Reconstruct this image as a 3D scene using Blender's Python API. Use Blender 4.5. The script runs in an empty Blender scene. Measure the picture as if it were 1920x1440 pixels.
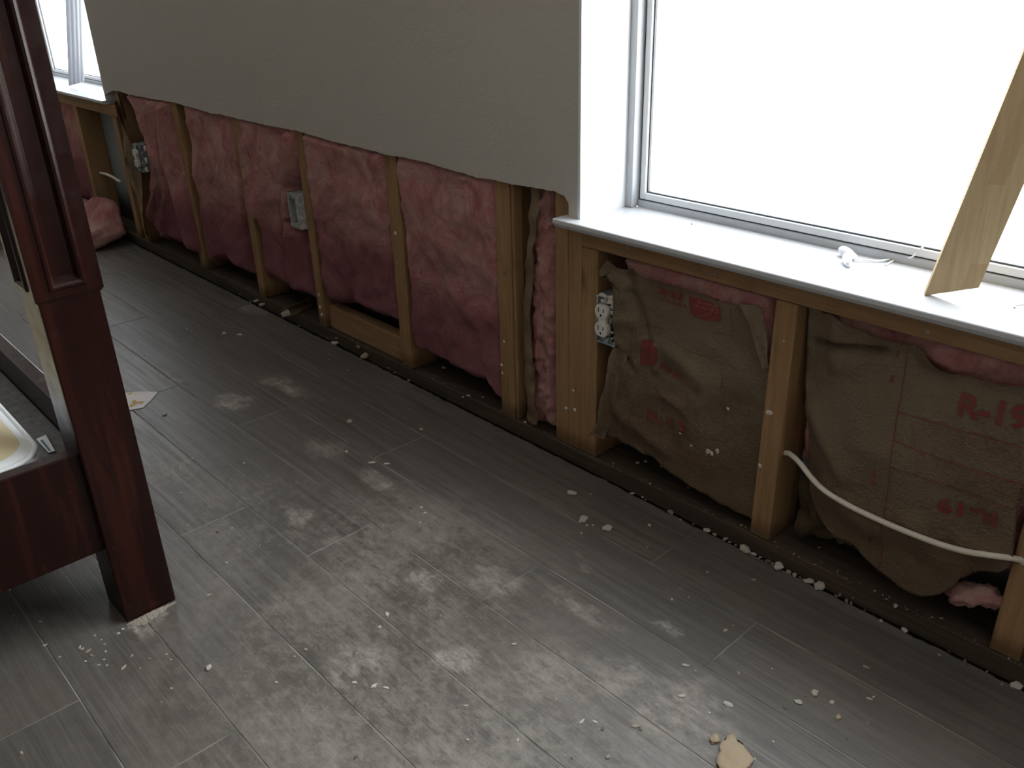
import bpy, bmesh, math, random
from mathutils import Vector, Matrix, noise

random.seed(7)
scene = bpy.context.scene
C = scene.collection

# ------------------------------------------------------------------ camera
CAM = Vector((0.0, 0.0, 1.03))
FPX = 1639.6
RM = ((0.68019186, 0.7325777, -0.02586408),     # image right, image down, view axis in room axes
      (0.30408018, -0.31408884, -0.89937948),
      (-0.66698896, 0.60388585, -0.43640303))
cd = bpy.data.cameras.new('camera')
cd.sensor_width = 36.0
cd.lens = 36.0 * FPX / 1920.0
cd.clip_start = 0.02
cam = bpy.data.objects.new('camera', cd)
C.objects.link(cam)
r0, r1, r2 = (Vector(r) for r in RM)
m = Matrix((r0, -r1, -r2)).transposed().to_4x4()
m.translation = CAM
cam.matrix_world = m
scene.camera = cam

# ------------------------------------------------------------------ view, sky, light
scene.view_settings.view_transform = 'Standard'
scene.view_settings.look = 'None'
scene.view_settings.exposure = 1.15
scene.view_settings.gamma = 1.0
scene.view_settings.use_curve_mapping = False
SKY, GROUND = 4.6, 5.4
w = bpy.data.worlds.new('sky'); scene.world = w
w.use_nodes = True
nt = w.node_tree
bg = nt.nodes['Background']
tc = nt.nodes.new('ShaderNodeTexCoord')
sx = nt.nodes.new('ShaderNodeSeparateXYZ'); nt.links.new(tc.outputs['Generated'], sx.inputs[0])
cr = nt.nodes.new('ShaderNodeValToRGB')
mr = nt.nodes.new('ShaderNodeMapRange'); mr.inputs[1].default_value = -1; mr.inputs[2].default_value = 1
nt.links.new(sx.outputs[2], mr.inputs[0]); nt.links.new(mr.outputs[0], cr.inputs[0])
e = cr.color_ramp.elements
e[0].position = 0.46; e[0].color = (GROUND, GROUND * 0.99, GROUND * 0.97, 1)
e[1].position = 0.54; e[1].color = (SKY * 0.95, SKY * 0.99, SKY * 1.04, 1)
nt.links.new(cr.outputs[0], bg.inputs[0]); bg.inputs[1].default_value = 1.0


def portal(name, x0, x1, z0, z1, y):
    ld = bpy.data.lights.new(name, 'AREA'); ld.shape = 'RECTANGLE'
    ld.size = x1 - x0; ld.size_y = z1 - z0
    ld.cycles.is_portal = True
    o = bpy.data.objects.new(name, ld); C.objects.link(o)
    o.location = ((x0 + x1) / 2, y, (z0 + z1) / 2)
    o.rotation_euler = (math.radians(-90), 0, 0)
    return o


portal('daylight_window', -1.155, 0.45, 0.57, 2.05, 1.42)
portal('daylight_window', -4.86, -3.66, 0.58, 2.05, 1.44)


# ------------------------------------------------------------------ measuring helpers
def ray(px, py):
    return (r0 * (px - 960) + r1 * (py - 720) + r2 * FPX) if False else Vector((
        RM[0][0] * (px - 960) + RM[1][0] * (py - 720) + RM[2][0] * FPX,
        RM[0][1] * (px - 960) + RM[1][1] * (py - 720) + RM[2][1] * FPX,
        RM[0][2] * (px - 960) + RM[1][2] * (py - 720) + RM[2][2] * FPX))


def fl(px, py, z=0.0):            # point of the photograph on a level plane
    r = ray(px, py); return CAM + r * ((z - CAM.z) / r.z)


def xp(px, py, X):                 # point of the photograph on a plane across the window wall
    r = ray(px, py); return CAM + r * (X / r.x)


def wl(px, py, Y=1.25):           # point of the photograph on a plane parallel to the window wall
    r = ray(px, py); return CAM + r * (Y / r.y)


def fb(p, s=1.0, o=4):            # fractal noise about 0
    return noise.fractal(Vector(p) * s, 0.9, 2.0, o)


def lerp(a, b, t): return a + (b - a) * t


def sstep(a, b, x):
    t = max(0.0, min(1.0, (x - a) / (b - a))); return t * t * (3 - 2 * t)


def pw(pts):                      # piecewise linear function from sorted (x, y)
    pts = sorted(pts)

    def f(x):
        if x <= pts[0][0]: return pts[0][1]
        for (a, b), (c, d) in zip(pts, pts[1:]):
            if x <= c: return b + (d - b) * (x - a) / max(1e-9, c - a)
        return pts[-1][1]
    return f


# ------------------------------------------------------------------ object helpers
def empty(name, loc, label=None, cat=None, group=None, kind=None):
    o = bpy.data.objects.new(name, None); C.objects.link(o); o.location = loc
    o.empty_display_size = 0.05
    return tag(o, label, cat, group, kind)


def tag(o, label=None, cat=None, group=None, kind=None):
    if label: o['label'] = label
    if cat: o['category'] = cat
    if group: o['group'] = group
    if kind: o['kind'] = kind
    return o


def obj(name, bm, mat, parent=None, smooth=False, loc=None):
    """link bm (room coordinates) as one mesh object, origin at its parent or at loc"""
    off = Vector(parent.matrix_world.translation) if parent else Vector(loc or (0, 0, 0))
    if parent:
        off = Vector((0, 0, 0)); p = parent
        while p: off += p.location; p = p.parent
    for v in bm.verts: v.co -= off
    bmesh.ops.recalc_face_normals(bm, faces=bm.faces)
    me = bpy.data.meshes.new(name); bm.to_mesh(me); bm.free()
    if smooth:
        for p in me.polygons: p.use_smooth = True
    for mt in (mat if isinstance(mat, (list, tuple)) else [mat]): me.materials.append(mt)
    o = bpy.data.objects.new(name, me); C.objects.link(o)
    if parent: o.parent = parent
    else: o.location = off
    return o


def box(bm, x0, x1, y0, y1, z0, z1, bev=0.0, seg=2):
    vs = [bm.verts.new((x, y, z)) for x in (x0, x1) for y in (y0, y1) for z in (z0, z1)]
    F = [bm.faces.new([vs[i] for i in q]) for q in
         ((0, 1, 3, 2), (4, 6, 7, 5), (0, 4, 5, 1), (2, 3, 7, 6), (0, 2, 6, 4), (1, 5, 7, 3))]
    if bev > 0:
        es = list({e for f in F for e in f.edges})
        bmesh.ops.bevel(bm, geom=es, offset=bev, segments=seg, affect='EDGES', profile=0.5)
    return bm


def boxes(*args):
    bm = bmesh.new()
    for a in args: box(bm, *a)
    return bm


def tube(bm, pts, r, seg=10, cap=True):
    pts = [Vector(p) for p in pts]
    rings = []
    up = Vector((0.13, 0.37, 0.92)).normalized()
    for i, p in enumerate(pts):
        d = (pts[min(i + 1, len(pts) - 1)] - pts[max(i - 1, 0)]).normalized()
        s = d.cross(up)
        if s.length < 1e-4: s = d.cross(Vector((1, 0, 0)))
        s.normalize(); t = d.cross(s)
        rr = r(i / (len(pts) - 1)) if callable(r) else r
        rings.append([bm.verts.new(p + (s * math.cos(a) + t * math.sin(a)) * rr)
                      for a in (2 * math.pi * k / seg for k in range(seg))])
    for A, B in zip(rings, rings[1:]):
        for k in range(seg): bm.faces.new((A[k], A[(k + 1) % seg], B[(k + 1) % seg], B[k]))
    if cap:
        bm.faces.new(rings[0]); bm.faces.new(rings[-1])
    return bm


def spline(pts, n=8):
    P = [Vector(p) for p in pts]; P = [P[0] * 2 - P[1]] + P + [P[-1] * 2 - P[-2]]
    out = []
    for i in range(1, len(P) - 2):
        a, b, c, d = P[i - 1:i + 3]
        for k in range(n):
            t = k / n
            out.append(0.5 * ((2 * b) + (c - a) * t + (2 * a - 5 * b + 4 * c - d) * t * t + (3 * b - a - 3 * c + d) * t ** 3))
    out.append(P[-2]); return out


def prism(bm, poly, axis_pts):
    """poly: list of Vectors (one face outline); axis_pts: offset Vector -> closed prism"""
    A = [bm.verts.new(p) for p in poly]; B = [bm.verts.new(Vector(p) + axis_pts) for p in poly]
    f1 = bm.faces.new(A); f2 = bm.faces.new(B[::-1])
    n = len(A)
    for i in range(n): bm.faces.new((A[i], B[i], B[(i + 1) % n], A[(i + 1) % n]))
    bmesh.ops.triangulate(bm, faces=[f1, f2])
    return bm


# ------------------------------------------------------------------ materials
def new_mat(name, base=(0.5, 0.5, 0.5), rough=0.6, spec=0.5, metal=0.0):
    mt = bpy.data.materials.new(name); mt.use_nodes = True
    b = mt.node_tree.nodes['Principled BSDF']
    b.inputs['Base Color'].default_value = (*base, 1); b.inputs['Roughness'].default_value = rough
    b.inputs['Specular IOR Level'].default_value = spec; b.inputs['Metallic'].default_value = metal
    return mt


class NT:
    def __init__(s, mt):
        s.t = mt.node_tree; s.b = s.t.nodes['Principled BSDF']
        s.co = s.n('ShaderNodeTexCoord').outputs['Object']

    def n(s, k, **kw):
        nd = s.t.nodes.new(k)
        for a, b in kw.items(): setattr(nd, a, b)
        return nd

    def put(s, sock, v):
        if hasattr(v, 'links') or isinstance(v, bpy.types.NodeSocket): s.t.links.new(v, sock)
        else:
            if sock.type == 'RGBA' and len(v) == 3: v = (*v, 1)
            sock.default_value = v

    def mapped(s, sc=(1, 1, 1), loc=(0, 0, 0), rot=(0, 0, 0), co=None):
        nd = s.n('ShaderNodeMapping'); s.put(nd.inputs[0], co or s.co)
        nd.inputs['Location'].default_value = loc; nd.inputs['Rotation'].default_value = rot; nd.inputs['Scale'].default_value = sc
        return nd.outputs[0]

    def noise(s, co=None, scale=5, detail=5, rough=0.55, dist=0.0):
        nd = s.n('ShaderNodeTexNoise'); s.put(nd.inputs['Vector'], co or s.co)
        nd.inputs['Scale'].default_value = scale; nd.inputs['Detail'].default_value = detail
        nd.inputs['Roughness'].default_value = rough; nd.inputs['Distortion'].default_value = dist
        return nd.outputs['Fac']

    def ramp(s, f, stops):
        nd = s.n('ShaderNodeValToRGB'); s.put(nd.inputs[0], f)
        el = nd.color_ramp.elements
        while len(el) < len(stops): el.new(0.5)
        for e_, (p, c) in zip(el, stops):
            e_.position = p; e_.color = (*c, 1) if not isinstance(c, (int, float)) else (c, c, c, 1)
        return nd.outputs[0]

    def math(s, op, a, b=0.0, clamp=False):
        nd = s.n('ShaderNodeMath', operation=op, use_clamp=clamp); s.put(nd.inputs[0], a); s.put(nd.inputs[1], b)
        return nd.outputs[0]

    def mr(s, v, a, b, c=0.0, d=1.0, smooth=False):
        nd = s.n('ShaderNodeMapRange'); s.put(nd.inputs[0], v)
        if smooth: nd.interpolation_type = 'SMOOTHSTEP'
        for i, x in enumerate((a, b, c, d)): nd.inputs[i + 1].default_value = x
        return nd.outputs[0]

    def mix(s, f, a, b, mode='MIX'):
        nd = s.n('ShaderNodeMix', data_type='RGBA', blend_type=mode)
        s.put(nd.inputs[0], f); s.put(nd.inputs[6], a); s.put(nd.inputs[7], b)
        return nd.outputs[2]

    def sep(s, co=None):
        nd = s.n('ShaderNodeSeparateXYZ'); s.put(nd.inputs[0], co or s.co); return nd.outputs

    def bump(s, h, strength=0.3, dist=0.01):
        nd = s.n('ShaderNodeBump'); s.put(nd.inputs['Height'], h)
        nd.inputs['Strength'].default_value = strength; nd.inputs['Distance'].default_value = dist
        s.t.links.new(nd.outputs[0], s.b.inputs['Normal'])

    def base(s, c): s.put(s.b.inputs['Base Color'], c)

    def rough(s, c): s.put(s.b.inputs['Roughness'], c)


def m_paint(name, col, bump=0.25, rough=0.8):
    mt = new_mat(name, col, rough, 0.3); t = NT(mt)
    t.bump(t.noise(scale=110, detail=2), bump, 0.004)
    n = t.noise(scale=1.5, detail=4)
    t.base(t.mix(n, tuple(c * 0.96 for c in col), tuple(min(1, c * 1.04) for c in col)))
    return mt


def m_wood(name, dark, light, sc=(30, 30, 1.6), rough=0.75, spec=0.25, knots=True, stain=None):
    """grain runs along the axis with the small scale"""
    mt = new_mat(name, light, rough, spec); t = NT(mt)
    rnd = t.n('ShaderNodeObjectInfo').outputs['Random']
    off = t.n('ShaderNodeVectorMath', operation='ADD')
    t.put(off.inputs[0], t.co)
    cx = t.n('ShaderNodeCombineXYZ')
    for i in range(3): t.put(cx.inputs[i], t.math('MULTIPLY', rnd, 3.7 + i))
    t.put(off.inputs[1], cx.outputs[0])
    co = t.mapped(sc, co=off.outputs[0])
    g = t.noise(co, 1.6, 6, 0.6, 0.6)
    fine = t.noise(co, 7.0, 3, 0.6)
    col = t.ramp(g, [(0.3, dark), (0.7, light)])
    col = t.mix(t.mr(fine, 0.45, 0.7, 0, 0.5), col, tuple(c * 0.75 for c in dark))
    if knots:
        k = t.n('ShaderNodeTexVoronoi'); t.put(k.inputs['Vector'], t.mapped(tuple(1.0 if s_ > 5 else 0.45 for s_ in sc), co=off.outputs[0])); k.inputs['Scale'].default_value = 7
        col = t.mix(t.mr(k.outputs['Distance'], 0.03, 0.12, 0.75, 0), col, tuple(c * 0.35 for c in dark))
    d = t.noise(scale=9, detail=6)
    col = t.mix(t.mr(d, 0.58, 0.75, 0, 0.45), col, tuple(c * 0.45 for c in dark))
    if stain is not None:          # flood stain climbing from the floor
        z = t.sep()[2]
        f = t.math('ADD', z, t.math('MULTIPLY', t.math('SUBTRACT', t.noise(scale=14, detail=4), 0.5), 0.08))
        col = t.mix(t.mr(f, stain * 0.2, stain, 0.75, 0), col, tuple(c * 0.3 for c in dark))
    t.base(col); t.bump(fine, 0.15, 0.002)
    return mt


M = {}
M['wall'] = m_paint('grey_wall_paint', (0.45, 0.42, 0.38), 0.35)
M['ceil'] = m_paint('white_ceiling_paint', (0.76, 0.75, 0.73), 0.4)
M['white'] = m_paint('white_window_paint', (0.66, 0.68, 0.70), 0.02, 0.45)
M['sillpaint'] = m_paint('white_gloss_sill_paint', (0.50, 0.51, 0.53), 0.005, 0.14)
M['vinyl'] = new_mat('white_vinyl', (0.42, 0.44, 0.46), 0.4)
M['gasket'] = new_mat('dark_gasket', (0.06, 0.065, 0.07), 0.6)
M['stud'] = m_wood('pine_stud', (0.24, 0.140, 0.065), (0.36, 0.215, 0.105), stain=0.05)
M['studh'] = m_wood('pine_rail', (0.25, 0.145, 0.070), (0.36, 0.22, 0.112), sc=(1.6, 30, 30))
M['plate'] = m_wood('wet_plate', (0.035, 0.025, 0.018), (0.085, 0.060, 0.040), sc=(1.6, 30, 30))
M['board'] = m_wood('finger_jointed_pine', (0.36, 0.26, 0.14), (0.49, 0.375, 0.225), sc=(26, 26, 1.1), knots=False)
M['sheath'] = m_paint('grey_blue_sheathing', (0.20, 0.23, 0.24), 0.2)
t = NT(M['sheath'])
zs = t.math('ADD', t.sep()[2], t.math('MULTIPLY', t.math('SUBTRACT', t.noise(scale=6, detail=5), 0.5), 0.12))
t.base(t.mix(t.mr(zs, 0.08, 0.20, 0.0, 1.0, True), (0.018, 0.017, 0.016), (0.26, 0.285, 0.29)))  # foot painted near black, standing in for shade inside the wall cavities
M['dark'] = new_mat('dark_slab_grit', (0.03, 0.026, 0.022), 0.95, 0.1)
t = NT(M['dark'])
t.base(t.ramp(t.noise(scale=60, detail=8, rough=0.7), [(0.4, (0.018, 0.015, 0.012)), (0.62, (0.06, 0.05, 0.042)), (0.75, (0.16, 0.14, 0.12))]))
t.bump(t.noise(scale=90, detail=6), 0.8, 0.01)


def m_pink(name, tide):
    mt = new_mat(name, (0.45, 0.16, 0.17), 1.0, 0.05); t = NT(mt)
    n1 = t.noise(scale=9, detail=9, rough=0.68, dist=1.4)
    n2 = t.noise(scale=4, detail=6, dist=1.6)
    fib = t.noise(t.mapped((1, 1, 0.6)), 38, 8, 0.75, 2.5)
    col = t.ramp(n1, [(0.30, (0.41, 0.105, 0.110)), (0.48, (0.62, 0.240, 0.230)), (0.68, (0.76, 0.43, 0.385))])
    col = t.mix(t.mr(n2, 0.45, 0.62, 0, 0.75), col, (0.57, 0.36, 0.30))
    col = t.mix(t.mr(fib, 0.52, 0.72, 0, 0.5), col, (0.70, 0.47, 0.43))
    col = t.mix(t.mr(fib, 0.28, 0.44, 0.45, 0), col, (0.31, 0.07, 0.08))
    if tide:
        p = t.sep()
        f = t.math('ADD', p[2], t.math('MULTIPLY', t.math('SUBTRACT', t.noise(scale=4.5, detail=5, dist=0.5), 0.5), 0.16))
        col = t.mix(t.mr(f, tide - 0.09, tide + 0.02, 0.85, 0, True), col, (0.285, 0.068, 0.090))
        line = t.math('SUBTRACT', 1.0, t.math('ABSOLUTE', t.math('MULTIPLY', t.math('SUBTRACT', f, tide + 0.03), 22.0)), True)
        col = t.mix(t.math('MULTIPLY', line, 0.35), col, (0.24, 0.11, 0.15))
    t.base(col)
    t.bump(t.math('ADD', fib, t.math('MULTIPLY', n1, 2.2)), 0.85, 0.02)
    t.b.inputs['Sheen Weight'].default_value = 0.15
    t.b.inputs['Sheen Roughness'].default_value = 0.6
    return mt


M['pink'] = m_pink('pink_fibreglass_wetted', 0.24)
M['pinkdry'] = m_pink('pink_fibreglass', 0)
M['pinkdusty'] = m_pink('dusty_pink_fibreglass', 0)

M['kraft'] = new_mat('kraft_paper', (0.30, 0.235, 0.16), 0.75, 0.25)
t = NT(M['kraft'])
k1 = t.noise(scale=3.5, detail=6, dist=0.6)
col = t.ramp(k1, [(0.3, (0.265, 0.195, 0.130)), (0.55, (0.355, 0.270, 0.180)), (0.8, (0.42, 0.325, 0.225))])
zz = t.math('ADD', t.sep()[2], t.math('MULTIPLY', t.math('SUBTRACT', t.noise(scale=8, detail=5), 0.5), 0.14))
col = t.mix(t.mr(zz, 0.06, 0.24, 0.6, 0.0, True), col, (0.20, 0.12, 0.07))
t.base(col)
t.bump(t.math('ADD', t.noise(scale=24, detail=5, dist=1.2), t.noise(scale=200, detail=2)), 0.5, 0.009)
M['kraftdirty'] = new_mat('dirty_kraft_paper', (0.24, 0.17, 0.11), 0.85, 0.15)
t = NT(M['kraftdirty'])
t.base(t.ramp(t.noise(scale=14, detail=7), [(0.35, (0.05, 0.032, 0.022)), (0.52, (0.13, 0.088, 0.056)), (0.72, (0.21, 0.15, 0.10))]))
t.bump(t.noise(scale=30, detail=6), 0.5, 0.008)
M['krafttan'] = new_mat('tan_kraft_paper', (0.36, 0.26, 0.17), 0.8, 0.2)
t = NT(M['krafttan'])
t.base(t.ramp(t.noise(scale=11, detail=7), [(0.3, (0.17, 0.11, 0.07)), (0.5, (0.34, 0.245, 0.155)), (0.75, (0.42, 0.33, 0.23))]))
t.bump(t.noise(scale=26, detail=6, dist=1.0), 0.6, 0.01)
M['redink'] = new_mat('red_ink', (0.26, 0.04, 0.035), 0.8, 0.2)
t = NT(M['redink'])
t.base(t.mix(t.mr(t.noise(scale=30, detail=5), 0.35, 0.7), (0.185, 0.035, 0.03), (0.16, 0.06, 0.045)))
M['palered'] = new_mat('faded_red_ink', (0.20, 0.10, 0.07), 0.8, 0.2)
M['paleink'] = new_mat('pale_letter_ink', (0.36, 0.12, 0.11), 0.8, 0.2)

M['cherry'] = new_mat('dark_cherry_lacquer', (0.07, 0.018, 0.011), 0.28, 0.5)
t = NT(M['cherry'])
g = t.noise(t.mapped((26, 26, 1.8)), 1.4, 6, 0.6, 0.8)
t.base(t.ramp(g, [(0.3, (0.008, 0.0026, 0.0021)), (0.55, (0.015, 0.0038, 0.0028)), (0.75, (0.034, 0.0075, 0.0045))]))
t.rough(t.mr(t.noise(scale=40, detail=4), 0.3, 0.7, 0.16, 0.28))
t.b.inputs['Specular IOR Level'].default_value = 0.26
M['ticking'] = new_mat('cream_mattress_fabric', (0.72, 0.62, 0.40), 0.9, 0.1)
t = NT(M['ticking'])
t.base(t.mix(t.mr(t.noise(scale=3, detail=3), 0.35, 0.65), (0.66, 0.55, 0.33), (0.78, 0.70, 0.50)))
t.bump(t.noise(scale=260, detail=1), 0.2, 0.002)
M['piping'] = new_mat('white_mattress_edge', (0.82, 0.83, 0.84), 0.85, 0.1)
M['grayboard'] = new_mat('grey_board_fabric', (0.17, 0.165, 0.165), 0.85, 0.2)
t = NT(M['grayboard']); t.base(t.ramp(t.noise(scale=90, detail=4), [(0.3, (0.13, 0.125, 0.125)), (0.7, (0.22, 0.215, 0.21))]))
M['paper'] = new_mat('white_paper', (0.72, 0.68, 0.66), 0.8)
M['gold'] = new_mat('ochre_print', (0.55, 0.36, 0.12), 0.8)
M['bluetag'] = new_mat('blue_grey_print', (0.16, 0.21, 0.28), 0.8)
M['plastic'] = new_mat('white_plastic', (0.82, 0.83, 0.85), 0.35)
M['device'] = new_mat('off_white_device', (0.66, 0.63, 0.58), 0.45)
M['slot'] = new_mat('black_slot', (0.01, 0.01, 0.01), 0.8)
M['boxblue'] = new_mat('grey_blue_box_plastic', (0.21, 0.27, 0.29), 0.6)
M['boxgrey'] = new_mat('plaster_smeared_box', (0.42, 0.41, 0.38), 0.85)
for k, a, b_ in (('boxblue', (0.16, 0.22, 0.25), (0.48, 0.46, 0.43)), ('boxgrey', (0.30, 0.30, 0.29), (0.48, 0.46, 0.42))):
    t = NT(M[k]); t.base(t.mix(t.mr(t.noise(scale=70, detail=6), 0.45, 0.62), a, b_)); t.bump(t.noise(scale=120, detail=4), 0.5, 0.004)
M['cable'] = new_mat('white_cable_jacket', (0.62, 0.56, 0.47), 0.5)
M['strip'] = new_mat('translucent_white_strip', (0.30, 0.31, 0.33), 0.5)
M['steel'] = new_mat('dull_steel', (0.35, 0.34, 0.33), 0.45, 0.5, 0.9)
M['plaster'] = new_mat('plaster', (0.62, 0.57, 0.50), 0.95, 0.1)
t = NT(M['plaster'])
t.base(t.mix(t.n('ShaderNodeObjectInfo').outputs['Random'], (0.52, 0.46, 0.38), (0.70, 0.66, 0.60)))
t.bump(t.noise(scale=200, detail=5), 0.6, 0.004)
M['dullplaster'] = new_mat('dirty_plaster', (0.34, 0.30, 0.25), 0.95, 0.1)
t = NT(M['dullplaster']); t.base(t.mix(t.n('ShaderNodeObjectInfo').outputs['Random'], (0.10, 0.088, 0.072), (0.36, 0.32, 0.265)))
M['tanplaster'] = new_mat('tan_texture_mud', (0.36, 0.285, 0.195), 0.95, 0.1)
M['card'] = new_mat('tan_cardboard', (0.28, 0.245, 0.17), 0.85, 0.15)
M['subfloor'] = M['dark']

t = NT(M['board'])
pp_ = t.sep()
fx_ = t.math('FLOOR', t.math('MULTIPLY', t.math('SUBTRACT', pp_[0], t.math('MULTIPLY', pp_[2], 0.159)), 52.0))
wn0 = t.n('ShaderNodeTexWhiteNoise', noise_dimensions='1D'); t.put(wn0.inputs['W'], fx_)
fz_ = t.math('FLOOR', t.math('ADD', t.math('MULTIPLY', pp_[2], 4.2), t.math('MULTIPLY', wn0.outputs['Value'], 2.0)))
wn = t.n('ShaderNodeTexWhiteNoise', noise_dimensions='1D'); t.put(wn.inputs['W'], t.math('ADD', t.math('MULTIPLY', fx_, 7.31), t.math('MULTIPLY', fz_, 3.17)))
src = t.b.inputs['Base Color'].links[0].from_socket
t.base(t.mix(t.mr(wn.outputs['Value'], 0, 1, 0.0, 0.55), src, (0.30, 0.195, 0.095)))

# glass: clear, thin
gm = bpy.data.materials.new('clear_window_glass'); gm.use_nodes = True
gt = gm.node_tree
for nd in list(gt.nodes): gt.nodes.remove(nd)
go = gt.nodes.new('ShaderNodeOutputMaterial'); gtr = gt.nodes.new('ShaderNodeBsdfTransparent'); gtr.inputs[0].default_value = (0.96, 0.97, 0.97, 1)
ggl = gt.nodes.new('ShaderNodeBsdfGlossy'); ggl.inputs['Roughness'].default_value = 0.02
gmx = gt.nodes.new('ShaderNodeMixShader'); glw = gt.nodes.new('ShaderNodeLayerWeight'); glw.inputs[0].default_value = 0.5
gpw = gt.nodes.new('ShaderNodeMath'); gpw.operation = 'POWER'; gpw.inputs[1].default_value = 5.0
gfr = gt.nodes.new('ShaderNodeMath'); gfr.operation = 'MULTIPLY_ADD'; gfr.inputs[1].default_value = 0.6; gfr.inputs[2].default_value = 0.03
gt.links.new(glw.outputs['Facing'], gpw.inputs[0]); gt.links.new(gpw.outputs[0], gfr.inputs[0])
gt.links.new(gfr.outputs[0], gmx.inputs[0]); gt.links.new(gtr.outputs[0], gmx.inputs[1]); gt.links.new(ggl.outputs[0], gmx.inputs[2]); gt.links.new(gmx.outputs[0], go.inputs[0])
M['glass'] = gm

# ---- floor tile material
M['tile'] = new_mat('grey_wood_look_tile', (0.12, 0.11, 0.10), 0.45, 0.45)
t = NT(M['tile'])
at = t.n('ShaderNodeAttribute', attribute_name='tile'); tv = at.outputs['Color']
tvs = t.n('ShaderNodeSeparateColor'); t.put(tvs.inputs[0], tv)
ad = t.n('ShaderNodeVectorMath', operation='MULTIPLY_ADD'); t.put(ad.inputs[0], tv); ad.inputs[1].default_value = (9, 9, 9); t.put(ad.inputs[2], t.co)
gr = t.noise(t.mapped((1.6, 46, 1), co=ad.outputs[0]), 1.7, 7, 0.62, 0.35)
gr2 = t.noise(t.mapped((5, 190, 1), co=ad.outputs[0]), 1.6, 3, 0.6, 0.2)
cl = t.noise(scale=2.6, detail=5, co=ad.outputs[0])
col = t.ramp(gr, [(0.28, (0.066, 0.057, 0.047)), (0.5, (0.108, 0.096, 0.082)), (0.75, (0.160, 0.146, 0.130))])
col = t.mix(t.mr(gr2, 0.44, 0.64, 0, 0.5), col, (0.046, 0.040, 0.033))
col = t.mix(t.mr(cl, 0.45, 0.7, 0, 0.45), col, (0.125, 0.107, 0.088))
col = t.mix(t.math('MULTIPLY', tvs.outputs[0], 0.35), col, (0.082, 0.075, 0.068))
# plaster dust trodden over the tiles: broad cloudy film + worked-in streaks + shaped smears
pz = t.sep()
film = t.noise(scale=3.6, detail=10, rough=0.68, dist=0.25)
fine = t.noise(t.mapped((1.0, 1.5, 1), rot=(0, 0, 0.6)), 34, 8, 0.8, 0.3)
scr = t.noise(t.mapped((9, 38, 1), rot=(0, 0, 0.9)), 1.8, 6, 0.7, 0.8)


dn = t.n('ShaderNodeTexNoise'); t.put(dn.inputs['Vector'], t.co); dn.inputs['Scale'].default_value = 11; dn.inputs['Detail'].default_value = 6; dn.inputs['Roughness'].default_value = 0.7
dv = t.n('ShaderNodeVectorMath', operation='MULTIPLY_ADD'); t.put(dv.inputs[0], dn.outputs['Color']); dv.inputs[1].default_value = (0.16, 0.16, 0); t.put(dv.inputs[2], t.co)
dv2 = t.n('ShaderNodeVectorMath', operation='SUBTRACT'); t.put(dv2.inputs[0], dv.outputs[0]); dv2.inputs[1].default_value = (0.08, 0.08, 0)


def blob(cx, cy, rx, ry, ang):
    v = t.mapped((1, 1, 0), (-cx, -cy, 0), co=dv2.outputs[0])
    v2 = t.mapped((1 / rx, 1 / ry, 0), rot=(0, 0, -ang), co=v)
    l = t.n('ShaderNodeVectorMath', operation='LENGTH'); t.put(l.inputs[0], v2)
    return t.mr(l.outputs['Value'], 0.15, 1.0, 1.0, 0.0, True)


area = None
for a in ((-0.85, 0.52, 0.75, 0.42, 0.0), (-0.45, 0.45, 0.5, 0.4, 0.3), (-1.15, 0.75, 0.45, 0.3, 0.2), (-1.5, 0.62, 0.3, 0.2, 0)):
    bb = blob(*a); area = bb if area is None else t.math('MAXIMUM', area, bb)
area = t.math('ADD', t.math('MULTIPLY', area, 0.85), 0.15)
dust = t.math('MULTIPLY', t.mr(t.math('ADD', t.math('MULTIPLY', film, 0.55), t.math('MULTIPLY', fine, 0.55)), 0.50, 0.70, 0, 0.55), area)
dust = t.math('MAXIMUM', dust, t.math('MULTIPLY', t.mr(scr, 0.58, 0.74, 0, 0.6), t.math('MULTIPLY', area, t.mr(film, 0.4, 0.6))))
scr2 = t.noise(t.mapped((7, 60, 1), rot=(0, 0, -0.5)), 2.2, 5, 0.7, 0.5)
dust = t.math('MAXIMUM', dust, t.math('MULTIPLY', t.mr(scr2, 0.60, 0.72, 0, 0.55), t.math('MULTIPLY', area, t.mr(film, 0.45, 0.6))))
SM = [  # px start, px end, half width, strength : shaped dust smears seen on the photograph's floor
    ((415, 762), (450, 745), 0.05, 0.95), ((470, 735), (600, 712), 0.035, 0.85), ((275, 706), (355, 705), 0.03, 0.55),
    ((410, 580), (540, 575), 0.05, 0.4), ((590, 835), (625, 842), 0.05, 0.5), ((285, 885), (345, 882), 0.06, 0.6),
    ((672, 885), (735, 915), 0.035, 0.7), ((555, 972), (590, 965), 0.03, 0.6), ((345, 925), (420, 930), 0.07, 0.35),
    ((240, 1174), (325, 1138), 0.010, 1.3), ((232, 1180), (280, 1166), 0.014, 1.3), ((250, 1180), (300, 1165), 0.03, 0.6), ((590, 1030), (660, 1010), 0.02, 0.5), ((770, 1095), (820, 1085), 0.03, 0.8),
    ((890, 1100), (960, 1080), 0.05, 0.6), ((640, 1225), (700, 1250), 0.06, 0.6), ((830, 1235), (850, 1250), 0.05, 0.8),
    ((1000, 1250), (1060, 1270), 0.09, 0.5), ((1240, 1320), (1320, 1350), 0.09, 0.6), ((1120, 1270), (1180, 1280), 0.06, 0.5),
    ((1010, 1100), (1180, 1190), 0.025, 0.5), ((640, 1420), (900, 1440), 0.06, 0.35), ((1240, 1185), (1265, 1180), 0.015, 0.6),
    ((460, 1340), (560, 1400), 0.05, 0.4), ((560, 1110), (600, 1140), 0.04, 0.4), ((1080, 1050), (1110, 1060), 0.02, 0.3), ((700, 1075), (740, 1090), 0.03, 0.5)]
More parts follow.
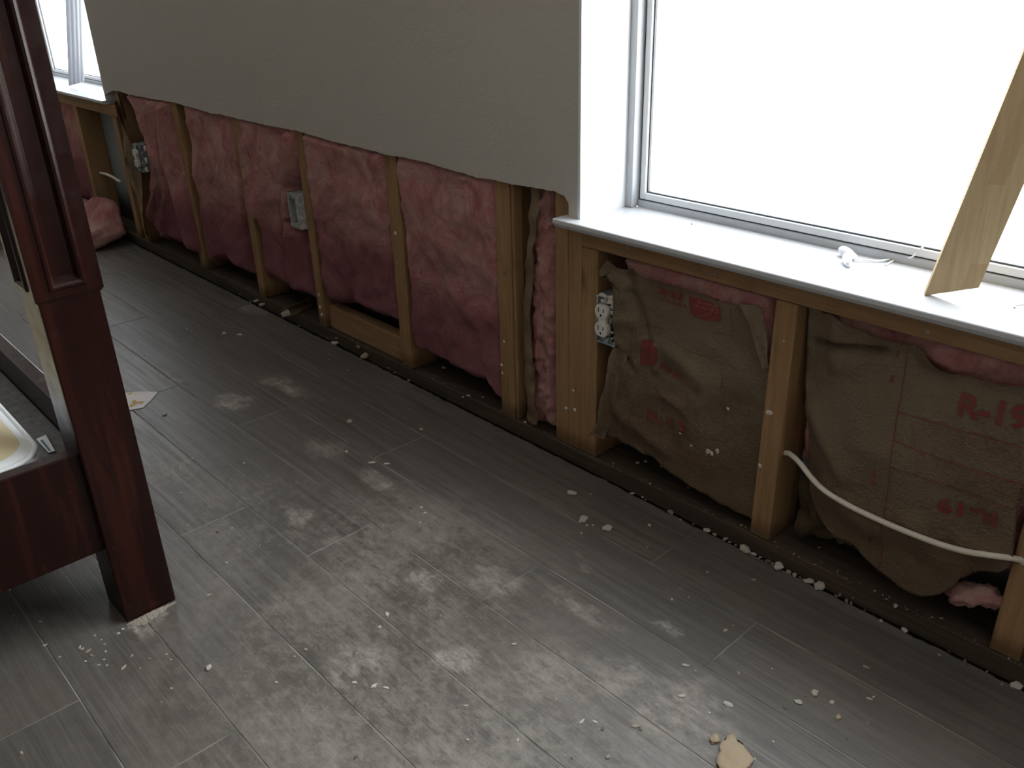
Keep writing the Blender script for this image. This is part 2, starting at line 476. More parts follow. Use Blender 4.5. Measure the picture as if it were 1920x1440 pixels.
for s_, e_, hw, st in SM:
    A, B = fl(*s_), fl(*e_); d = (B - A); mid = (A + B) / 2
    bb = blob(mid.x, mid.y, d.length / 2 + hw, hw * 1.25, math.atan2(d.y, d.x))
    bb = t.math('MULTIPLY', bb, t.mr(t.math('ADD', t.math('MULTIPLY', fine, 0.6), t.math('MULTIPLY', scr, 0.4)), 0.40, 0.58, 0.0, min(1.0, st * 1.0)))
    dust = t.math('MAXIMUM', dust, bb)
col = t.mix(dust, col, (0.40, 0.355, 0.31))
speck = t.n('ShaderNodeTexVoronoi'); t.put(speck.inputs['Vector'], t.co); speck.inputs['Scale'].default_value = 85
sp = t.math('MULTIPLY', t.mr(speck.outputs['Distance'], 0.06, 0.13, 1, 0), t.math('MULTIPLY', t.mr(t.noise(scale=9, detail=3), 0.52, 0.62), area))
col = t.mix(t.math('MULTIPLY', sp, 0.6), col, (0.5, 0.46, 0.42))
t.base(col)
t.rough(t.math('ADD', t.mr(gr, 0.3, 0.7, 0.50, 0.36), t.math('MULTIPLY', dust, 0.35)))
t.bump(t.math('ADD', gr2, gr), 0.12, 0.002)
M['grout'] = new_mat('pale_grout', (0.27, 0.25, 0.225), 0.9, 0.1)
t = NT(M['grout']); t.base(t.ramp(t.noise(scale=8, detail=6), [(0.35, (0.10, 0.09, 0.08)), (0.6, (0.28, 0.26, 0.235))]))

# ------------------------------------------------------------------ room shell
XL, XR, YF, ZC = -5.4, 0.95, -5.0, 2.44
YN, XN = -1.9, -1.7                       # unseen front wall, L step added to brighten the right and darken the left
YS, YD, YO = 1.25, 1.237, 1.341          # stud face, drywall face, outer sheathing
WR = (-1.154, 0.45, 0.567, 2.05)        # right window opening
WLF = (-4.86, -3.662, 0.58, 2.05)       # left window opening

# floor: individual plank tiles over grout
GY = [0.177, 0.327, 0.478, 0.630, 0.782, 0.934, 1.082, 1.236]
while GY[0] > YF + 0.15: GY.insert(0, GY[0] - 0.1515)
GY.insert(0, YF)
JX = {0.478: -1.542, 0.630: -1.30, 0.782: -0.963, 0.934: -0.589, 1.082: -0.820, 0.0255: -1.23, 0.177: -0.60 - 0.4, 0.327: -0.72}
LT = 0.927
bm = bmesh.new(); lay = bm.loops.layers.float_color.new('tile')
for y0, y1 in zip(GY, GY[1:]):
    j = next((v for k_, v in JX.items() if abs(k_ - y0) < 0.004), random.uniform(-1, 0))
    xs = [j + LT * k_ for k_ in range(-8, 8)]
    xs = [XL] + [x for x in xs if XL + 0.02 < x < XR - 0.02] + [XR]
    last = abs(y1 - 1.236) < 1e-6
    for x0, x1 in zip(xs, xs[1:]):
        g = 0.0011
        n0 = len(bm.faces)
        if not last:
            box(bm, x0 + g, x1 - g, y0 + g, y1 - g, -0.009, 0.0, 0.0007, 1)
        else:                       # ragged cut edge along the stripped wall
            n = max(2, int((x1 - x0) / 0.012))
            edge = []
            for k_ in range(n + 1):
                x = lerp(x0 + g, x1 - g, k_ / n)
                edge.append(Vector((x, y1 + 0.004 * fb((x, 3, 0), 9) + 0.004 * fb((x, 8, 1), 45), 0)))
            prism(bm, [Vector((x1 - g, y0 + g, 0)), Vector((x0 + g, y0 + g, 0))] + edge, Vector((0, 0, -0.009)))
        c = (random.random(), random.random(), random.random(), 1)
        bm.faces.ensure_lookup_table()
        for f in bm.faces[n0:]:
            for l in f.loops: l[lay] = c
f_o = obj('floor', bm, M['tile'])
tag(f_o, kind='structure')
bm = boxes((XL, XR, YF, 1.232, -0.03, -0.0009))
tag(obj('grout_bed', bm, M['grout'], f_o))
bm = boxes((XL - 0.1, XR + 0.1, YF - 0.1, 1.45, -0.12, -0.031), (XL, XR, 1.2325, 1.40, -0.031, -0.012))
tag(obj('concrete_slab', bm, M['dark'], f_o))

bm = boxes((XL - 0.1, XR + 0.1, YF - 0.1, 1.45, ZC, ZC + 0.1)); tag(obj('ceiling', bm, M['ceil']), kind='structure')
bm = boxes((XL - 0.1, XL, YF - 0.1, 1.45, -0.03, ZC)); tag(obj('wall_left', bm, M['wall']), kind='structure')
bm = boxes((XR, XR + 0.1, YF - 0.1, 1.45, -0.03, ZC)); tag(obj('wall_right', bm, M['wall']), kind='structure')
bm = boxes((XL, XN, YF - 0.1, YF, -0.03, ZC), (XN, XN + 0.1, YF - 0.1, YN - 0.1, -0.03, ZC)); tag(obj('wall_far_front', bm, M['wall']), kind='structure')
bm = boxes((XN, XR, YN - 0.1, YN, -0.03, ZC)); tag(obj('wall_front', bm, M['wall']), kind='structure')

# drywall of the window wall, lower part cut away in a hand-cut line
bm = bmesh.new()


def cutline(px):
    out = []
    P = [wl(x, y, YD) for x, y in px]
    for a, b in zip(P, P[1:]):
        n = max(1, int((b - a).length / 0.008))
        for k_ in range(n): out.append(a.lerp(b, k_ / n))
    out.append(P[-1])
    for p in out:
        p.z += 0.0035 * fb((p.x, 0, 0), 7) + 0.002 * fb((p.x, p.z, 4), 60)
    return out


cut = cutline([(207, 172), (212, 169), (240, 177), (330, 193), (400, 213), (480, 230), (560, 247), (640, 269), (700, 283), (760, 296), (830, 314), (900, 333), (940, 340),
               (974, 349), (992, 350), (1013, 354), (1038, 360), (1058, 368), (1066, 382), (1064, 394), (1060, 401)])
A = [Vector((p.x, YD, p.z)) for p in cut]
mono = [(WLF[1], 0.600)]
for p in cut:
    if p.x > mono[-1][0] + 1e-4: mono.append((p.x, p.z))
hx = mono[-1][0]


def column(x0, za, x1, zb_):
    """one slice of plasterboard, ragged at the foot"""
    n_ = [bm.verts.new(c) for c in ((x0, YD, za), (x1, YD, zb_), (x1, YD, ZC), (x0, YD, ZC), (x0, YS - 0.0005, za), (x1, YS - 0.0005, zb_), (x1, YS - 0.0005, ZC), (x0, YS - 0.0005, ZC))]
    for q in ((0, 1, 2, 3), (5, 4, 7, 6), (4, 5, 1, 0), (3, 2, 6, 7)): bm.faces.new([n_[k_] for k_ in q])
    return n_


cols = [column(a[0], a[1], b[0], b[1]) for a, b in zip(mono, mono[1:])]
cols.append(column(hx, WR[2], WR[0], WR[2]))
for c_, q in ((cols[0], (0, 3, 7, 4)), (cols[-1], (1, 5, 6, 2)), (cols[-1], (0, 4, 7, 3))): bm.faces.new([c_[k_] for k_ in q])
bmesh.ops.remove_doubles(bm, verts=bm.verts, dist=1e-5)
CUT = pw(mono)
box(bm, WLF[0], WLF[1], YD, YS - 0.0005, WLF[3], ZC)
box(bm, WR[0], WR[1], YD, YS - 0.0005, WR[3], ZC)
box(bm, XL, WLF[0], YD, YS - 0.0005, 0.61, ZC)
box(bm, WR[1], XR, YD, YS - 0.0005, 0.61, ZC)
tag(obj('wall_back', bm, M['wall']), kind='structure')
# outer sheathing behind the studs, open at the windows
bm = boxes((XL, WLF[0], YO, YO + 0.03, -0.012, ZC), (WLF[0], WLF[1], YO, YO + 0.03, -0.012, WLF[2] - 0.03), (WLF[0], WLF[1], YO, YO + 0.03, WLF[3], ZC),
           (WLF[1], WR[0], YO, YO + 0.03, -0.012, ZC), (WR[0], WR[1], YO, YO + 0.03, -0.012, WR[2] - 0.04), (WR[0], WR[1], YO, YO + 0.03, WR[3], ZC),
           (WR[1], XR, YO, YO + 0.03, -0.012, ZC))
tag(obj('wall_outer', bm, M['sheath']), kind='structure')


# ------------------------------------------------------------------ windows
def window(name, W, yg, sill_front, horn, sill_t=0.017, round_front=True):
    x0, x1, z0, z1 = W
    root = empty(name, ((x0 + x1) / 2, yg, z0), kind='structure')
    # painted jamb returns
    t_ = 0.006
    bm = boxes((x0 - t_, x0 + 0.001, YD - 0.0004, yg - 0.02, z0, z1 + t_), (x1 - 0.001, x1 + t_, YD - 0.0004, yg - 0.02, z0, z1 + t_), (x0, x1, YD - 0.0004, yg - 0.02, z1 - 0.001, z1 + t_))
    obj('jamb_lining', bm, M['white'], root)
    # outer frame
    fw, fd = 0.018, 0.016
    bm = boxes((x0, x0 + fw, yg - 0.030, yg + 0.02, z0, z1, 0.002), (x1 - fw, x1, yg - 0.030, yg + 0.02, z0, z1, 0.002),
               (x0 + fw, x1 - fw, yg - 0.012, yg + 0.02, z0 - 0.01, z0 + 0.014, 0.002), (x0 + fw, x1 - fw, yg - 0.030, yg + 0.02, z1 - fw, z1, 0.002))
    obj('window_frame', bm, M['vinyl'], root)
    sx0, sx1, sz0, sz1 = x0 + fw + 0.004, x1 - fw - 0.004, z0 + 0.0165, z1 - fw - 0.004
    b_ = 0.013
    bm = boxes((sx0, sx0 + b_, yg - 0.010, yg + 0.014, sz0, sz1, 0.0015), (sx1 - b_, sx1, yg - 0.010, yg + 0.014, sz0, sz1, 0.0015),
               (sx0 + b_, sx1 - b_, yg - 0.010, yg + 0.014, sz0, sz0 + b_, 0.0015), (sx0 + b_, sx1 - b_, yg - 0.010, yg + 0.014, sz1 - b_, sz1, 0.0015))
    obj('sash', bm, M['white'], root)
    g_ = 0.003
    bm = boxes((sx0 + b_, sx0 + b_ + g_, yg - 0.004, yg + 0.002, sz0 + b_, sz1 - b_), (sx1 - b_ - g_, sx1 - b_, yg - 0.004, yg + 0.002, sz0 + b_, sz1 - b_),
               (sx0 + b_ + g_, sx1 - b_ - g_, yg - 0.004, yg + 0.002, sz0 + b_, sz0 + b_ + g_),
               (x0 + fw - 0.001, x0 + fw + 0.006, yg - 0.006, yg + 0.012, z0 + 0.016, z1 - fw), (x0 + fw, x1 - fw, yg - 0.006, yg + 0.012, z0 + 0.012, z0 + 0.018))
    obj('gasket', bm, M['gasket'], root)
    bm = boxes((sx0 + b_ - 0.003, sx1 - b_ + 0.003, yg + 0.0025, yg + 0.0055, sz0 + b_ - 0.003, sz1 - b_ + 0.003))
    obj('pane', bm, M['glass'], root)
    # stool / sill board with a rounded nose
    nose = []
    for k_ in range(5):
        a = math.pi / 2 * k_ / 4
        nose.append((sill_front + 0.0028 - 0.0028 * math.sin(a), z0 - 0.0028 + 0.0028 * math.cos(a)))
    nose += [(sill_front, z0 - 0.0085), (sill_front + 0.0012, z0 - 0.0098), (sill_front + 0.0034, z0 - 0.0105), (sill_front + 0.0040, z0 - 0.0125),
             (sill_front + 0.0062, z0 - sill_t + 0.0012), (sill_front + 0.0075, z0 - sill_t)]
    prof = nose + [(yg - 0.012, z0 - sill_t), (yg - 0.012, z0)]
    bm = bmesh.new()
    prism(bm, [Vector((x0 + 0.0005, y, z)) for y, z in prof], Vector((x1 - x0 - 0.001, 0, 0)))
    if horn:
        prof2 = nose + [(YS - 0.001, z0 - sill_t), (YS - 0.001, z0)]
        prism(bm, [Vector((x0 - horn, y, z)) for y, z in prof2], Vector((horn + 0.0005, 0, 0)))
        prism(bm, [Vector((x1 - 0.0005, y, z)) for y, z in prof2], Vector((horn + 0.0005, 0, 0)))
    obj('window_sill', bm, M['sillpaint'], root)
    return root


window('window_1', WR, 1.402, 1.207, 0.046)
window('window_2', WLF, 1.425, 1.222, 0.0, 0.014)


# ------------------------------------------------------------------ framing
def stud(x0, x1, label, z0=0.036, z1=2.40, y0=YS, y1=YO - 0.001, mat='stud', group=None):
    bm = bmesh.new()
    box(bm, x0, x1, y0, y1, z0, z1, 0.0022, 2)
    # stiff lumber still is never dead straight
    for v in bm.verts: v.co.x += 0.001 * math.sin(v.co.z * 5 + x0 * 9)
    o = obj('wall_stud', bm, M[mat], loc=((x0 + x1) / 2, y0, z0))
    return tag(o, label, 'stud', group)


# bottom plate and rough sills
bm = boxes((XL, XR, YS - 0.002, YO - 0.001, -0.006, 0.035, 0.003))
for v in bm.verts: pass
tag(obj('bottom_plate', bm, M['plate']), 'dark wet wooden bottom plate lying along the foot of the stripped wall', 'wood plate')
bm = boxes((-1.160, 0.47, YS, YO - 0.001, 0.509, 0.549, 0.002))
rs = tag(obj('rough_sill', bm, M['studh']), 'horizontal pine rail directly under the big white window sill', 'wood rail')
bm = boxes((-4.87, -3.60, YS - 0.004, YO - 0.001, 0.521, 0.565, 0.002))
tag(obj('rough_sill', bm, M['studh']), 'horizontal wooden rail under the sill of the far left window', 'wood rail')

stud(-4.118, -4.078, 'stud under the far window sill with its broad side showing, next to the bed post', z1=0.52)
stud(-3.672, -3.632, 'stud at the right end of the far window sill beside blue grey sheathing', z1=0.52)
stud(-3.592, -3.552, 'shadowed stud left of the far small outlet behind hanging torn kraft paper')
stud(-3.078, -3.036, 'narrow stud between the first two pink batts, first stud right of the far outlet')
stud(-2.634, -2.592, 'stud whose upper half is buried in pink insulation, only its foot showing')
sd = stud(-2.252, -2.212, 'stud that carries the empty grey switch box, left of the blocking board')
se = stud(-1.828, -1.780, 'stud with a dark knot at the right end of the low blocking board')
sf = stud(-1.420, -1.374, 'wide pale stud right of the last broad pink batt, beside a dark gap')
kg = stud(-1.236, -1.199, 'left one of the paired full height studs at the corner of the big window')
stud(-1.198, -1.161, 'right one of the paired full height studs at the corner of the big window')
stud(0.125, 0.166, 'stud under the right end of the big window, outside the photo', z1=0.508)
stud(0.455, 0.496, 'full height stud right of the big window, outside the photo')
tr = stud(-1.160, -1.115, 'short trimmer stud left of the white outlet under the big window', z1=0.508)
sm = stud(-0.718, -0.677, 'stud standing between the two kraft faced batts under the big window', z1=0.508)
stud(-0.281, -0.236, 'stud at the right edge of the photo where the white cable ends', z1=0.508)
# dark return of the stud beside the gap: thin strip of sheathing flange
bm = boxes((-1.372, -1.364, YS + 0.004, YS + 0.03, 0.037, 0.70, 0.001))
tag(obj('furring_strip', bm, M['stud'], loc=(-1.368, YS, 0.037)), 'thin wood strip fixed to the pale stud beside the dark gap', 'wood strip')

# blocking board lying low between two studs
bm = bmesh.new()
box(bm, -2.208, -1.832, YS + 0.012, YS + 0.05, 0.0355, 0.107, 0.003)
tag(obj('blocking_board', bm, M['studh'], loc=(-2.02, YS + 0.03, 0.036)), 'short pine board set low between two studs below a pink batt', 'board')

# splinters on the plate
for (a, b, lb) in (((528, 582), (580, 562), 'pale wood splinter lying on the plate left of the blocking board, upper of two'),
                   ((545, 592), (590, 570), 'pale wood splinter lying on the plate left of the blocking board, lower of two')):
    bm = bmesh.new(); A_, B_ = fl(*a, 0.04), fl(*b, 0.04)
    tube(bm, [A_, A_.lerp(B_, 0.5) + Vector((0, 0, 0.002)), B_], 0.004, 5)
    tag(obj('wood_splinter', bm, M['stud'], loc=tuple(A_)), lb, 'splinter')


# ------------------------------------------------------------------ insulation
def batt(name, label, x0, x1, zt, zb, yfun, mat, back=YO - 0.004, nx=48, nz=70, left=None, right=None, rag=0.006, edge=0.03, group=None):
    """solid batt: zb(x) bottom line, left/right(z) optional outline functions"""
    bm = bmesh.new()
    G, B = [], []
    for j in range(nz + 1):
        v = j / nz; gr_, br_ = [], []
        for i in range(nx + 1):
            u = i / nx
            zm = lerp(0.05, zt, v)
            xl = left(zm) if left else x0
            xr = right(zm) if right else x1
            xl += rag * 0.8 * fb((1.3, zm, x0), 24); xr += rag * 0.8 * fb((7.3, zm, x0), 24)
            x = lerp(xl, xr, u)
            b0 = zb(x) + rag * fb((x, 0.3, 2.2), 22, 5) + rag * 0.5 * fb((x, 0.3, 5.2), 90, 2)
            z = lerp(b0, zt, v)
            d = min(u * (xr - xl), (1 - u) * (xr - xl), (z - b0))
            y = yfun(x, z) + edge * (1 - sstep(0, 0.03, d)) ** 2
            if -2.33 < x < -2.25 and 0.32 < z < 0.45: y = max(y, 1.300)
            if -3.66 < x < -1.16:       # tucked in behind the plasterboard
                y = max(y, 1.2515 - 0.05 * sstep(0.0, 0.03, CUT(x) - z - 0.002))
            gr_.append(bm.verts.new((x, y, z))); br_.append((x, z))
        G.append(gr_); B.append(br_)
    for j in range(nz):
        for i in range(nx): bm.faces.new((G[j][i], G[j][i + 1], G[j + 1][i + 1], G[j + 1][i]))
    rim = [(0, i) for i in range(nx + 1)] + [(j, nx) for j in range(1, nz + 1)] + [(nz, i) for i in range(nx - 1, -1, -1)] + [(j, 0) for j in range(nz - 1, 0, -1)]
    bk = [bm.verts.new((G[j][i].co.x, back, G[j][i].co.z)) for j, i in rim]
    n = len(rim)
    for k_ in range(n):
        a, b = rim[k_], rim[(k_ + 1) % n]
        bm.faces.new((G[a[0]][a[1]], bk[k_], bk[(k_ + 1) % n], G[b[0]][b[1]]))
    f = bm.faces.new(bk); bmesh.ops.triangulate(bm, faces=[f])
    o = obj(name, bm, mat, smooth=True, loc=((x0 + x1) / 2, YS, zb((x0 + x1) / 2)))
    if label: tag(o, label, 'insulation', group)
    return o


def pinky(base, amp=0.010, folds=(), seed=0.0):
    def f(x, z):
        y = base + 1.25 * amp * fb((x, seed, z), 7, 5) + amp * 0.35 * fb((x, seed + 3, z * 0.6), 30, 4) + amp * 0.12 * fb((x, seed + 7, z), 110, 2)
        for (fx, w_, h) in folds:           # rounded vertical folds: fx(z) centre line
            d = (x - fx(z)) / w_
            y -= h * math.exp(-d * d) if h > 0 else h * math.exp(-abs(d))
        return y
    return f


def px_line(px, Y=YS):                      # pixel polyline -> function z(x) on the wall
    return pw([(p.x, p.z) for p in (wl(a, b, Y) for a, b in px)])


def px_col(px, Y=YS):                       # pixel polyline -> function x(z)
    return pw([(p.z, p.x) for p in (wl(a, b, Y) for a, b in px)])


ZT = 0.66
# bay under the far window
batt('insulation_batt', 'pink batt under the far window, just right of the bed post', -4.55, -4.122, 0.519, lambda x: 0.06, pinky(1.285, 0.012, seed=1), M['pink'], nx=30, nz=50)
# first bay right of the far outlet: folded and bulging
lf = px_col([(238, 178), (254, 215), (268, 250), (285, 290), (283, 330), (281, 360), (284, 400), (295, 440), (300, 452)])
f1 = px_col([(262, 185), (278, 240), (297, 300), (304, 345), (292, 385), (290, 430)])
f2 = px_col([(312, 195), (318, 260), (330, 330), (350, 390), (365, 450)])
v1 = px_col([(256, 182), (274, 240), (295, 300), (302, 345), (297, 380), (291, 440)])
v2 = px_col([(301, 190), (303, 260), (316, 330), (330, 390), (340, 450)])
f3 = px_col([(318, 355), (316, 400), (312, 440)])
batt('insulation_batt', 'bulging folded pink batt right of the far small outlet', -3.46, -3.075, ZT,
     px_line([(297, 440), (310, 447), (330, 455), (360, 468), (378, 478)]), pinky(1.243, 0.008, ((f1, 0.030, 0.026), (f2, 0.040, 0.034), (f3, 0.02, 0.022), (v1, 0.008, -0.022), (v2, 0.008, -0.014)), 2), M['pink'],
     left=lf, right=px_col([(320, 195), (330, 250), (347, 310), (357, 350), (365, 400), (380, 470)]), nx=60)
batt('insulation_batt', 'pink batt between the first and second studs right of the far outlet', -3.04, -2.61, ZT,
     px_line([(385, 480), (392, 495), (410, 490), (425, 487), (440, 507), (470, 520)]), pinky(1.246, 0.009, ((pw([(0.05, -3.035), (0.25, -3.04), (0.4, -3.05), (0.66, -3.0)]), 0.03, 0.008),), 3), M['pink'],
     left=px_col([(342, 195), (352, 280), (358, 330), (366, 360), (372, 390), (384, 470)]), right=px_col([(441, 225), (450, 330), (462, 420), (470, 520)]))
batt('insulation_batt', 'pink batt left of the empty grey switch box', -2.605, -2.322, ZT,
     px_line([(498, 525), (520, 530), (545, 542), (570, 552), (590, 565)]),
     pinky(1.243, 0.009, ((px_col([(545, 250), (542, 330), (540, 380), (548, 440), (552, 500)]), 0.022, 0.022), (px_col([(535, 245), (533, 320), (531, 380), (536, 470)]), 0.008, -0.014)), 4), M['pink'],
     left=px_col([(443, 225), (452, 330), (466, 415), (485, 430), (498, 520)]), right=px_col([(560, 255), (560, 300), (556, 345), (549, 362), (552, 428), (572, 450), (586, 560)]))
batt('insulation_batt', 'broad pink batt above the low blocking board', -2.21, -1.80, ZT,
     px_line([(615, 572), (630, 570), (660, 574), (697, 588), (730, 600), (750, 610)]), pinky(1.240, 0.010, ((pw([(0.1, -1.815), (0.66, -1.80)]), 0.02, 0.006),), 5), M['pink'],
     left=px_col([(567, 256), (578, 350), (588, 420), (600, 500), (615, 575)]), right=px_col([(724, 296), (728, 350), (732, 400), (738, 470), (744, 540), (750, 610)]))
batt('insulation_batt', 'broadest pink batt, left of the wide pale stud, torn at its foot', -1.785, -1.415, ZT,
     px_line([(775, 655), (786, 662), (805, 668), (830, 684), (860, 698), (889, 711), (912, 722), (927, 735), (938, 752), (946, 765)]), pinky(1.241, 0.010, seed=6), M['pink'],
     left=px_col([(741, 297), (744, 350), (748, 400), (756, 470), (765, 540), (776, 650)]), right=px_col([(932, 345), (934, 450), (938, 560), (941, 650), (945, 765)]))


# narrow bay: crushed batt edge with kraft flange folded back, pink fluff on the right
def narrow(x, z):
    return 1.258 + 0.012 * fb((x, 2, z * 0.5), 26, 5) + 0.006 * fb((x, 4, z), 60, 3)


o = batt('insulation_batt', 'narrow crushed pink batt squeezed left of the paired studs', -1.315, -1.237, ZT, lambda x: 0.045, narrow, M['pinkdry'], nx=24, nz=90, rag=0.012,
         left=px_col([(990, 350), (988, 420), (984, 480), (980, 540), (980, 600), (984, 700), (988, 790)], YS))
bm = bmesh.new()
lfn = px_col([(986, 350), (984, 400), (980, 450), (977, 520), (973, 580), (975, 650), (976, 720), (980, 780)])
rgt = px_col([(1014, 352), (1012, 400), (1010, 430), (1004, 470), (1002, 520), (998, 570), (998, 640), (1006, 690), (1006, 740), (1010, 785)])
rows = []
for j in range(81):
    z = lerp(0.045, 0.66, j / 80); row = []
    for i in range(9):
        u = i / 8
        x = lerp(lfn(z) + 0.003 * fb((3, z, 1), 25), rgt(z) + 0.006 * fb((9, z, 1), 20), u)
        y = 1.247 + 0.005 * fb((x * 1.5, 1, z), 22, 4) + 0.02 * (1 - u) ** 4 + 0.003 * math.sin(z * 90) * sstep(0.42, 0.5, z)
        row.append(bm.verts.new((x, y, z)))
    rows.append(row)
for a, b in zip(rows, rows[1:]):
    for i in range(8): bm.faces.new((a[i], a[i + 1], b[i + 1], b[i]))
bmesh.ops.solidify(bm, geom=bm.faces[:], thickness=0.0015)
obj('kraft_flange', bm, M['krafttan'], o, smooth=True)

# torn kraft strips hanging at the far corner
for px, lb in (([(217, 190), (226, 225), (238, 265), (251, 325), (265, 385), (276, 445)], 'long torn kraft paper strip hanging at the corner by the far window'),
               ([(222, 176), (228, 196), (236, 224)], 'short torn kraft paper scrap hanging under the drywall edge near the far window')):
    P = spline([wl(a, b, 1.238) for a, b in px], 8)
    bm = bmesh.new(); L_ = []
    for k_, p in enumerate(P):
        wd = 0.030 + 0.012 * fb((p.z, 1, 0), 20)
        tw = 0.8 * math.sin(p.z * 14)
        L_.append((bm.verts.new(p + Vector((-wd, 0.02 * tw, 0))), bm.verts.new(p + Vector((0, -0.004, 0))), bm.verts.new(p + Vector((wd, -0.02 * tw, 0)))))
    for a, b in zip(L_, L_[1:]):
        bm.faces.new((a[0], a[1], b[1], b[0])); bm.faces.new((a[1], a[2], b[2], b[1]))
    bmesh.ops.solidify(bm, geom=bm.faces[:], thickness=0.0015)
    tag(obj('torn_paper', bm, M['krafttan'], smooth=True, loc=tuple(P[0])), lb, 'torn paper')


# fallen lump of insulation on the floor under the far window
bm = bmesh.new()
bmesh.ops.create_icosphere(bm, subdivisions=5, radius=1.0)
for v in bm.verts:
    c = v.co.copy()
    q = Vector((math.copysign(abs(c.x) ** 0.5, c.x), math.copysign(abs(c.y) ** 0.5, c.y), math.copysign(abs(c.z) ** 0.5, c.z)))
    p = Vector((-4.0 + q.x * 0.30, 1.150 + q.y * 0.092, 0.040 + q.z * 0.034))
    # slab folded up against the wall on its far side
    up = sstep(1.10, 1.23, p.y)
    p.z += 0.095 * up * sstep(-4.35, -4.0, p.x) * (1 - 0.75 * sstep(-3.92, -3.72, p.x))
    p.z += 0.018 * math.sin(p.x * 17 + p.y * 9) * max(0, q.z)
    nn = c.normalized()
    p += nn * (0.032 * fb(p, 7, 4) + 0.005 * fb(p, 40, 3))
    p.z = max(p.z, 0.002)
    p.y = min(p.y, 1.244)
    v.co = p
lump = tag(obj('fallen_insulation', bm, M['pinkdry'], smooth=True, loc=(-4.03, 1.165, 0)), 'crumpled lump of pink insulation fallen onto the floor under the far window', 'insulation')


batt('insulation_batt', 'pink batt under the right end of the big window, outside the photo', -0.232, 0.121, 0.506, lambda x: 0.07, pinky(1.258, 0.010, seed=9), M['pink'], nx=30, nz=40)

# ---------------- kraft faced batts under the big window
def creases(x, z, lst):
    y = 0
    for (ax, az, bx, bz, w_, h) in lst:
        d = Vector((bx - ax, bz - az)); L2 = d.length_squared
        tt = ((x - ax) * d.x + (z - az) * d.y) / L2
        if -0.1 < tt < 1.1:
            e_ = ((x - ax) * d.y - (z - az) * d.x) / math.sqrt(L2)
            fade = sstep(-0.1, 0.15, tt) * (1 - sstep(0.85, 1.1, tt))
            y -= 1.5 * h * fade * math.exp(-(e_ / w_) ** 2)
    return y


def crs(px, w_, h):
    a, b = wl(*px[0]), wl(*px[1]); return (a.x, a.z, b.x, b.z, w_, h)


K1C = [crs(((1180, 500), (1215, 640)), 0.010, -0.010), crs(((1232, 640), (1232, 700)), 0.006, 0.010), crs(((1240, 640), (1330, 720)), 0.02, 0.007),
       crs(((1150, 760), (1260, 850)), 0.02, 0.008), crs(((1200, 720), (1165, 830)), 0.01, 0.006), crs(((1300, 760), (1400, 690)), 0.03, 0.006), crs(((1150, 600), (1200, 600)), 0.012, 0.005), crs(((1170, 660), (1190, 700)), 0.006, -0.008), crs(((1240, 735), (1290, 765)), 0.012, 0.007)]
K2C = [crs(((1510, 650), (1660, 662)), 0.005, -0.016), crs(((1500, 760), (1600, 900)), 0.02, 0.010), crs(((1530, 900), (1680, 1000)), 0.03, 0.010), crs(((1560, 600), (1560, 700)), 0.02, 0.006),
       crs(((1720, 660), (1800, 700)), 0.012, 0.008), crs(((1800, 1010), (1880, 1040)), 0.012, 0.008), crs(((1700, 960), (1780, 1060)), 0.02, 0.006)]


def S1(x, z):
    return 1.257 + 0.009 * fb((x, 11, z), 5, 4) + 0.004 * abs(fb((x, 12, z), 11, 4)) + creases(x, z, K1C) - 0.012 * sstep(-1.10, -1.0, x) * (1 - sstep(-0.85, -0.74, x)) - 0.014 * (1 - sstep(-1.05, -0.99, x)) * sstep(0.30, 0.33, z)


def S2(x, z):
    s = 1.264 + 0.010 * fb((x, 21, z), 4.5, 4) + 0.004 * abs(fb((x, 22, z), 10, 4)) + creases(x, z, K2C)
    return s - 0.022 * sstep(-0.66, -0.5, x) * (1 - sstep(0.3, 0.5, z)) - 0.006 + 0.02 * (1 - sstep(-0.66, -0.58, x))


def paper(label, outline_l, outline_r, top, bot, S, parent_args, x0, x1, nx=70, nz=80):
    bm = bmesh.new(); rows = []
    for j in range(nz + 1):
        v = j / nz; row = []
        for i in range(nx + 1):
            u = i / nx
            xa = lerp(x0, x1, u)
            zb_, zt_ = bot(xa), top(xa)
            z = lerp(zb_, zt_, v)
            xl, xr = outline_l(z), outline_r(z)
            x = lerp(xl, xr, u)
            z = lerp(bot(x) + 0.004 * fb((x, 1, 9), 30), top(x) + 0.003 * fb((x, 5, 9), 30), v)
            y = S(x, z) - 0.018 * (1 - sstep(0, 0.02, (1 - v) * 0.45)) * (0.3 + 0.7 * noise.noise(Vector((x * 9, 0, 0))) ** 2)
            row.append(bm.verts.new((x, y, z)))
        rows.append(row)
    for a, b in zip(rows, rows[1:]):
        for i in range(nx): bm.faces.new((a[i], a[i + 1], b[i + 1], b[i]))
    bmesh.ops.solidify(bm, geom=bm.faces[:], thickness=-0.001)
    return bm


# --- batt one
k1 = batt('insulation_batt', 'kraft paper faced batt beside the white outlet under the big window', -1.085, -0.722, 0.506, px_line([(1150, 815), (1161, 826), (1225, 858), (1262, 886), (1405, 975), (1430, 990)]),
          lambda x, z: S1(x, z) + 0.009 - 0.004 * sstep(0.455, 0.48, z + 0.05 * (x + 0.9)) + 0.006 * fb((x, 41, z), 30, 4), M['pinkdusty'], nx=50, nz=60, edge=0.04,
          left=px_col([(1162, 480), (1166, 560), (1166, 660), (1160, 740), (1156, 820)]), right=px_col([(1452, 590), (1440, 700), (1436, 800), (1420, 960)]))
l1 = px_col([(1130, 510), (1128, 520), (1153, 535), (1156, 570), (1156, 650), (1168, 665), (1150, 715), (1128, 800), (1123, 830)])
r1_ = px_col([(1392, 570), (1404, 600), (1416, 630), (1436, 680), (1440, 720), (1434, 800), (1420, 900), (1412, 975)])
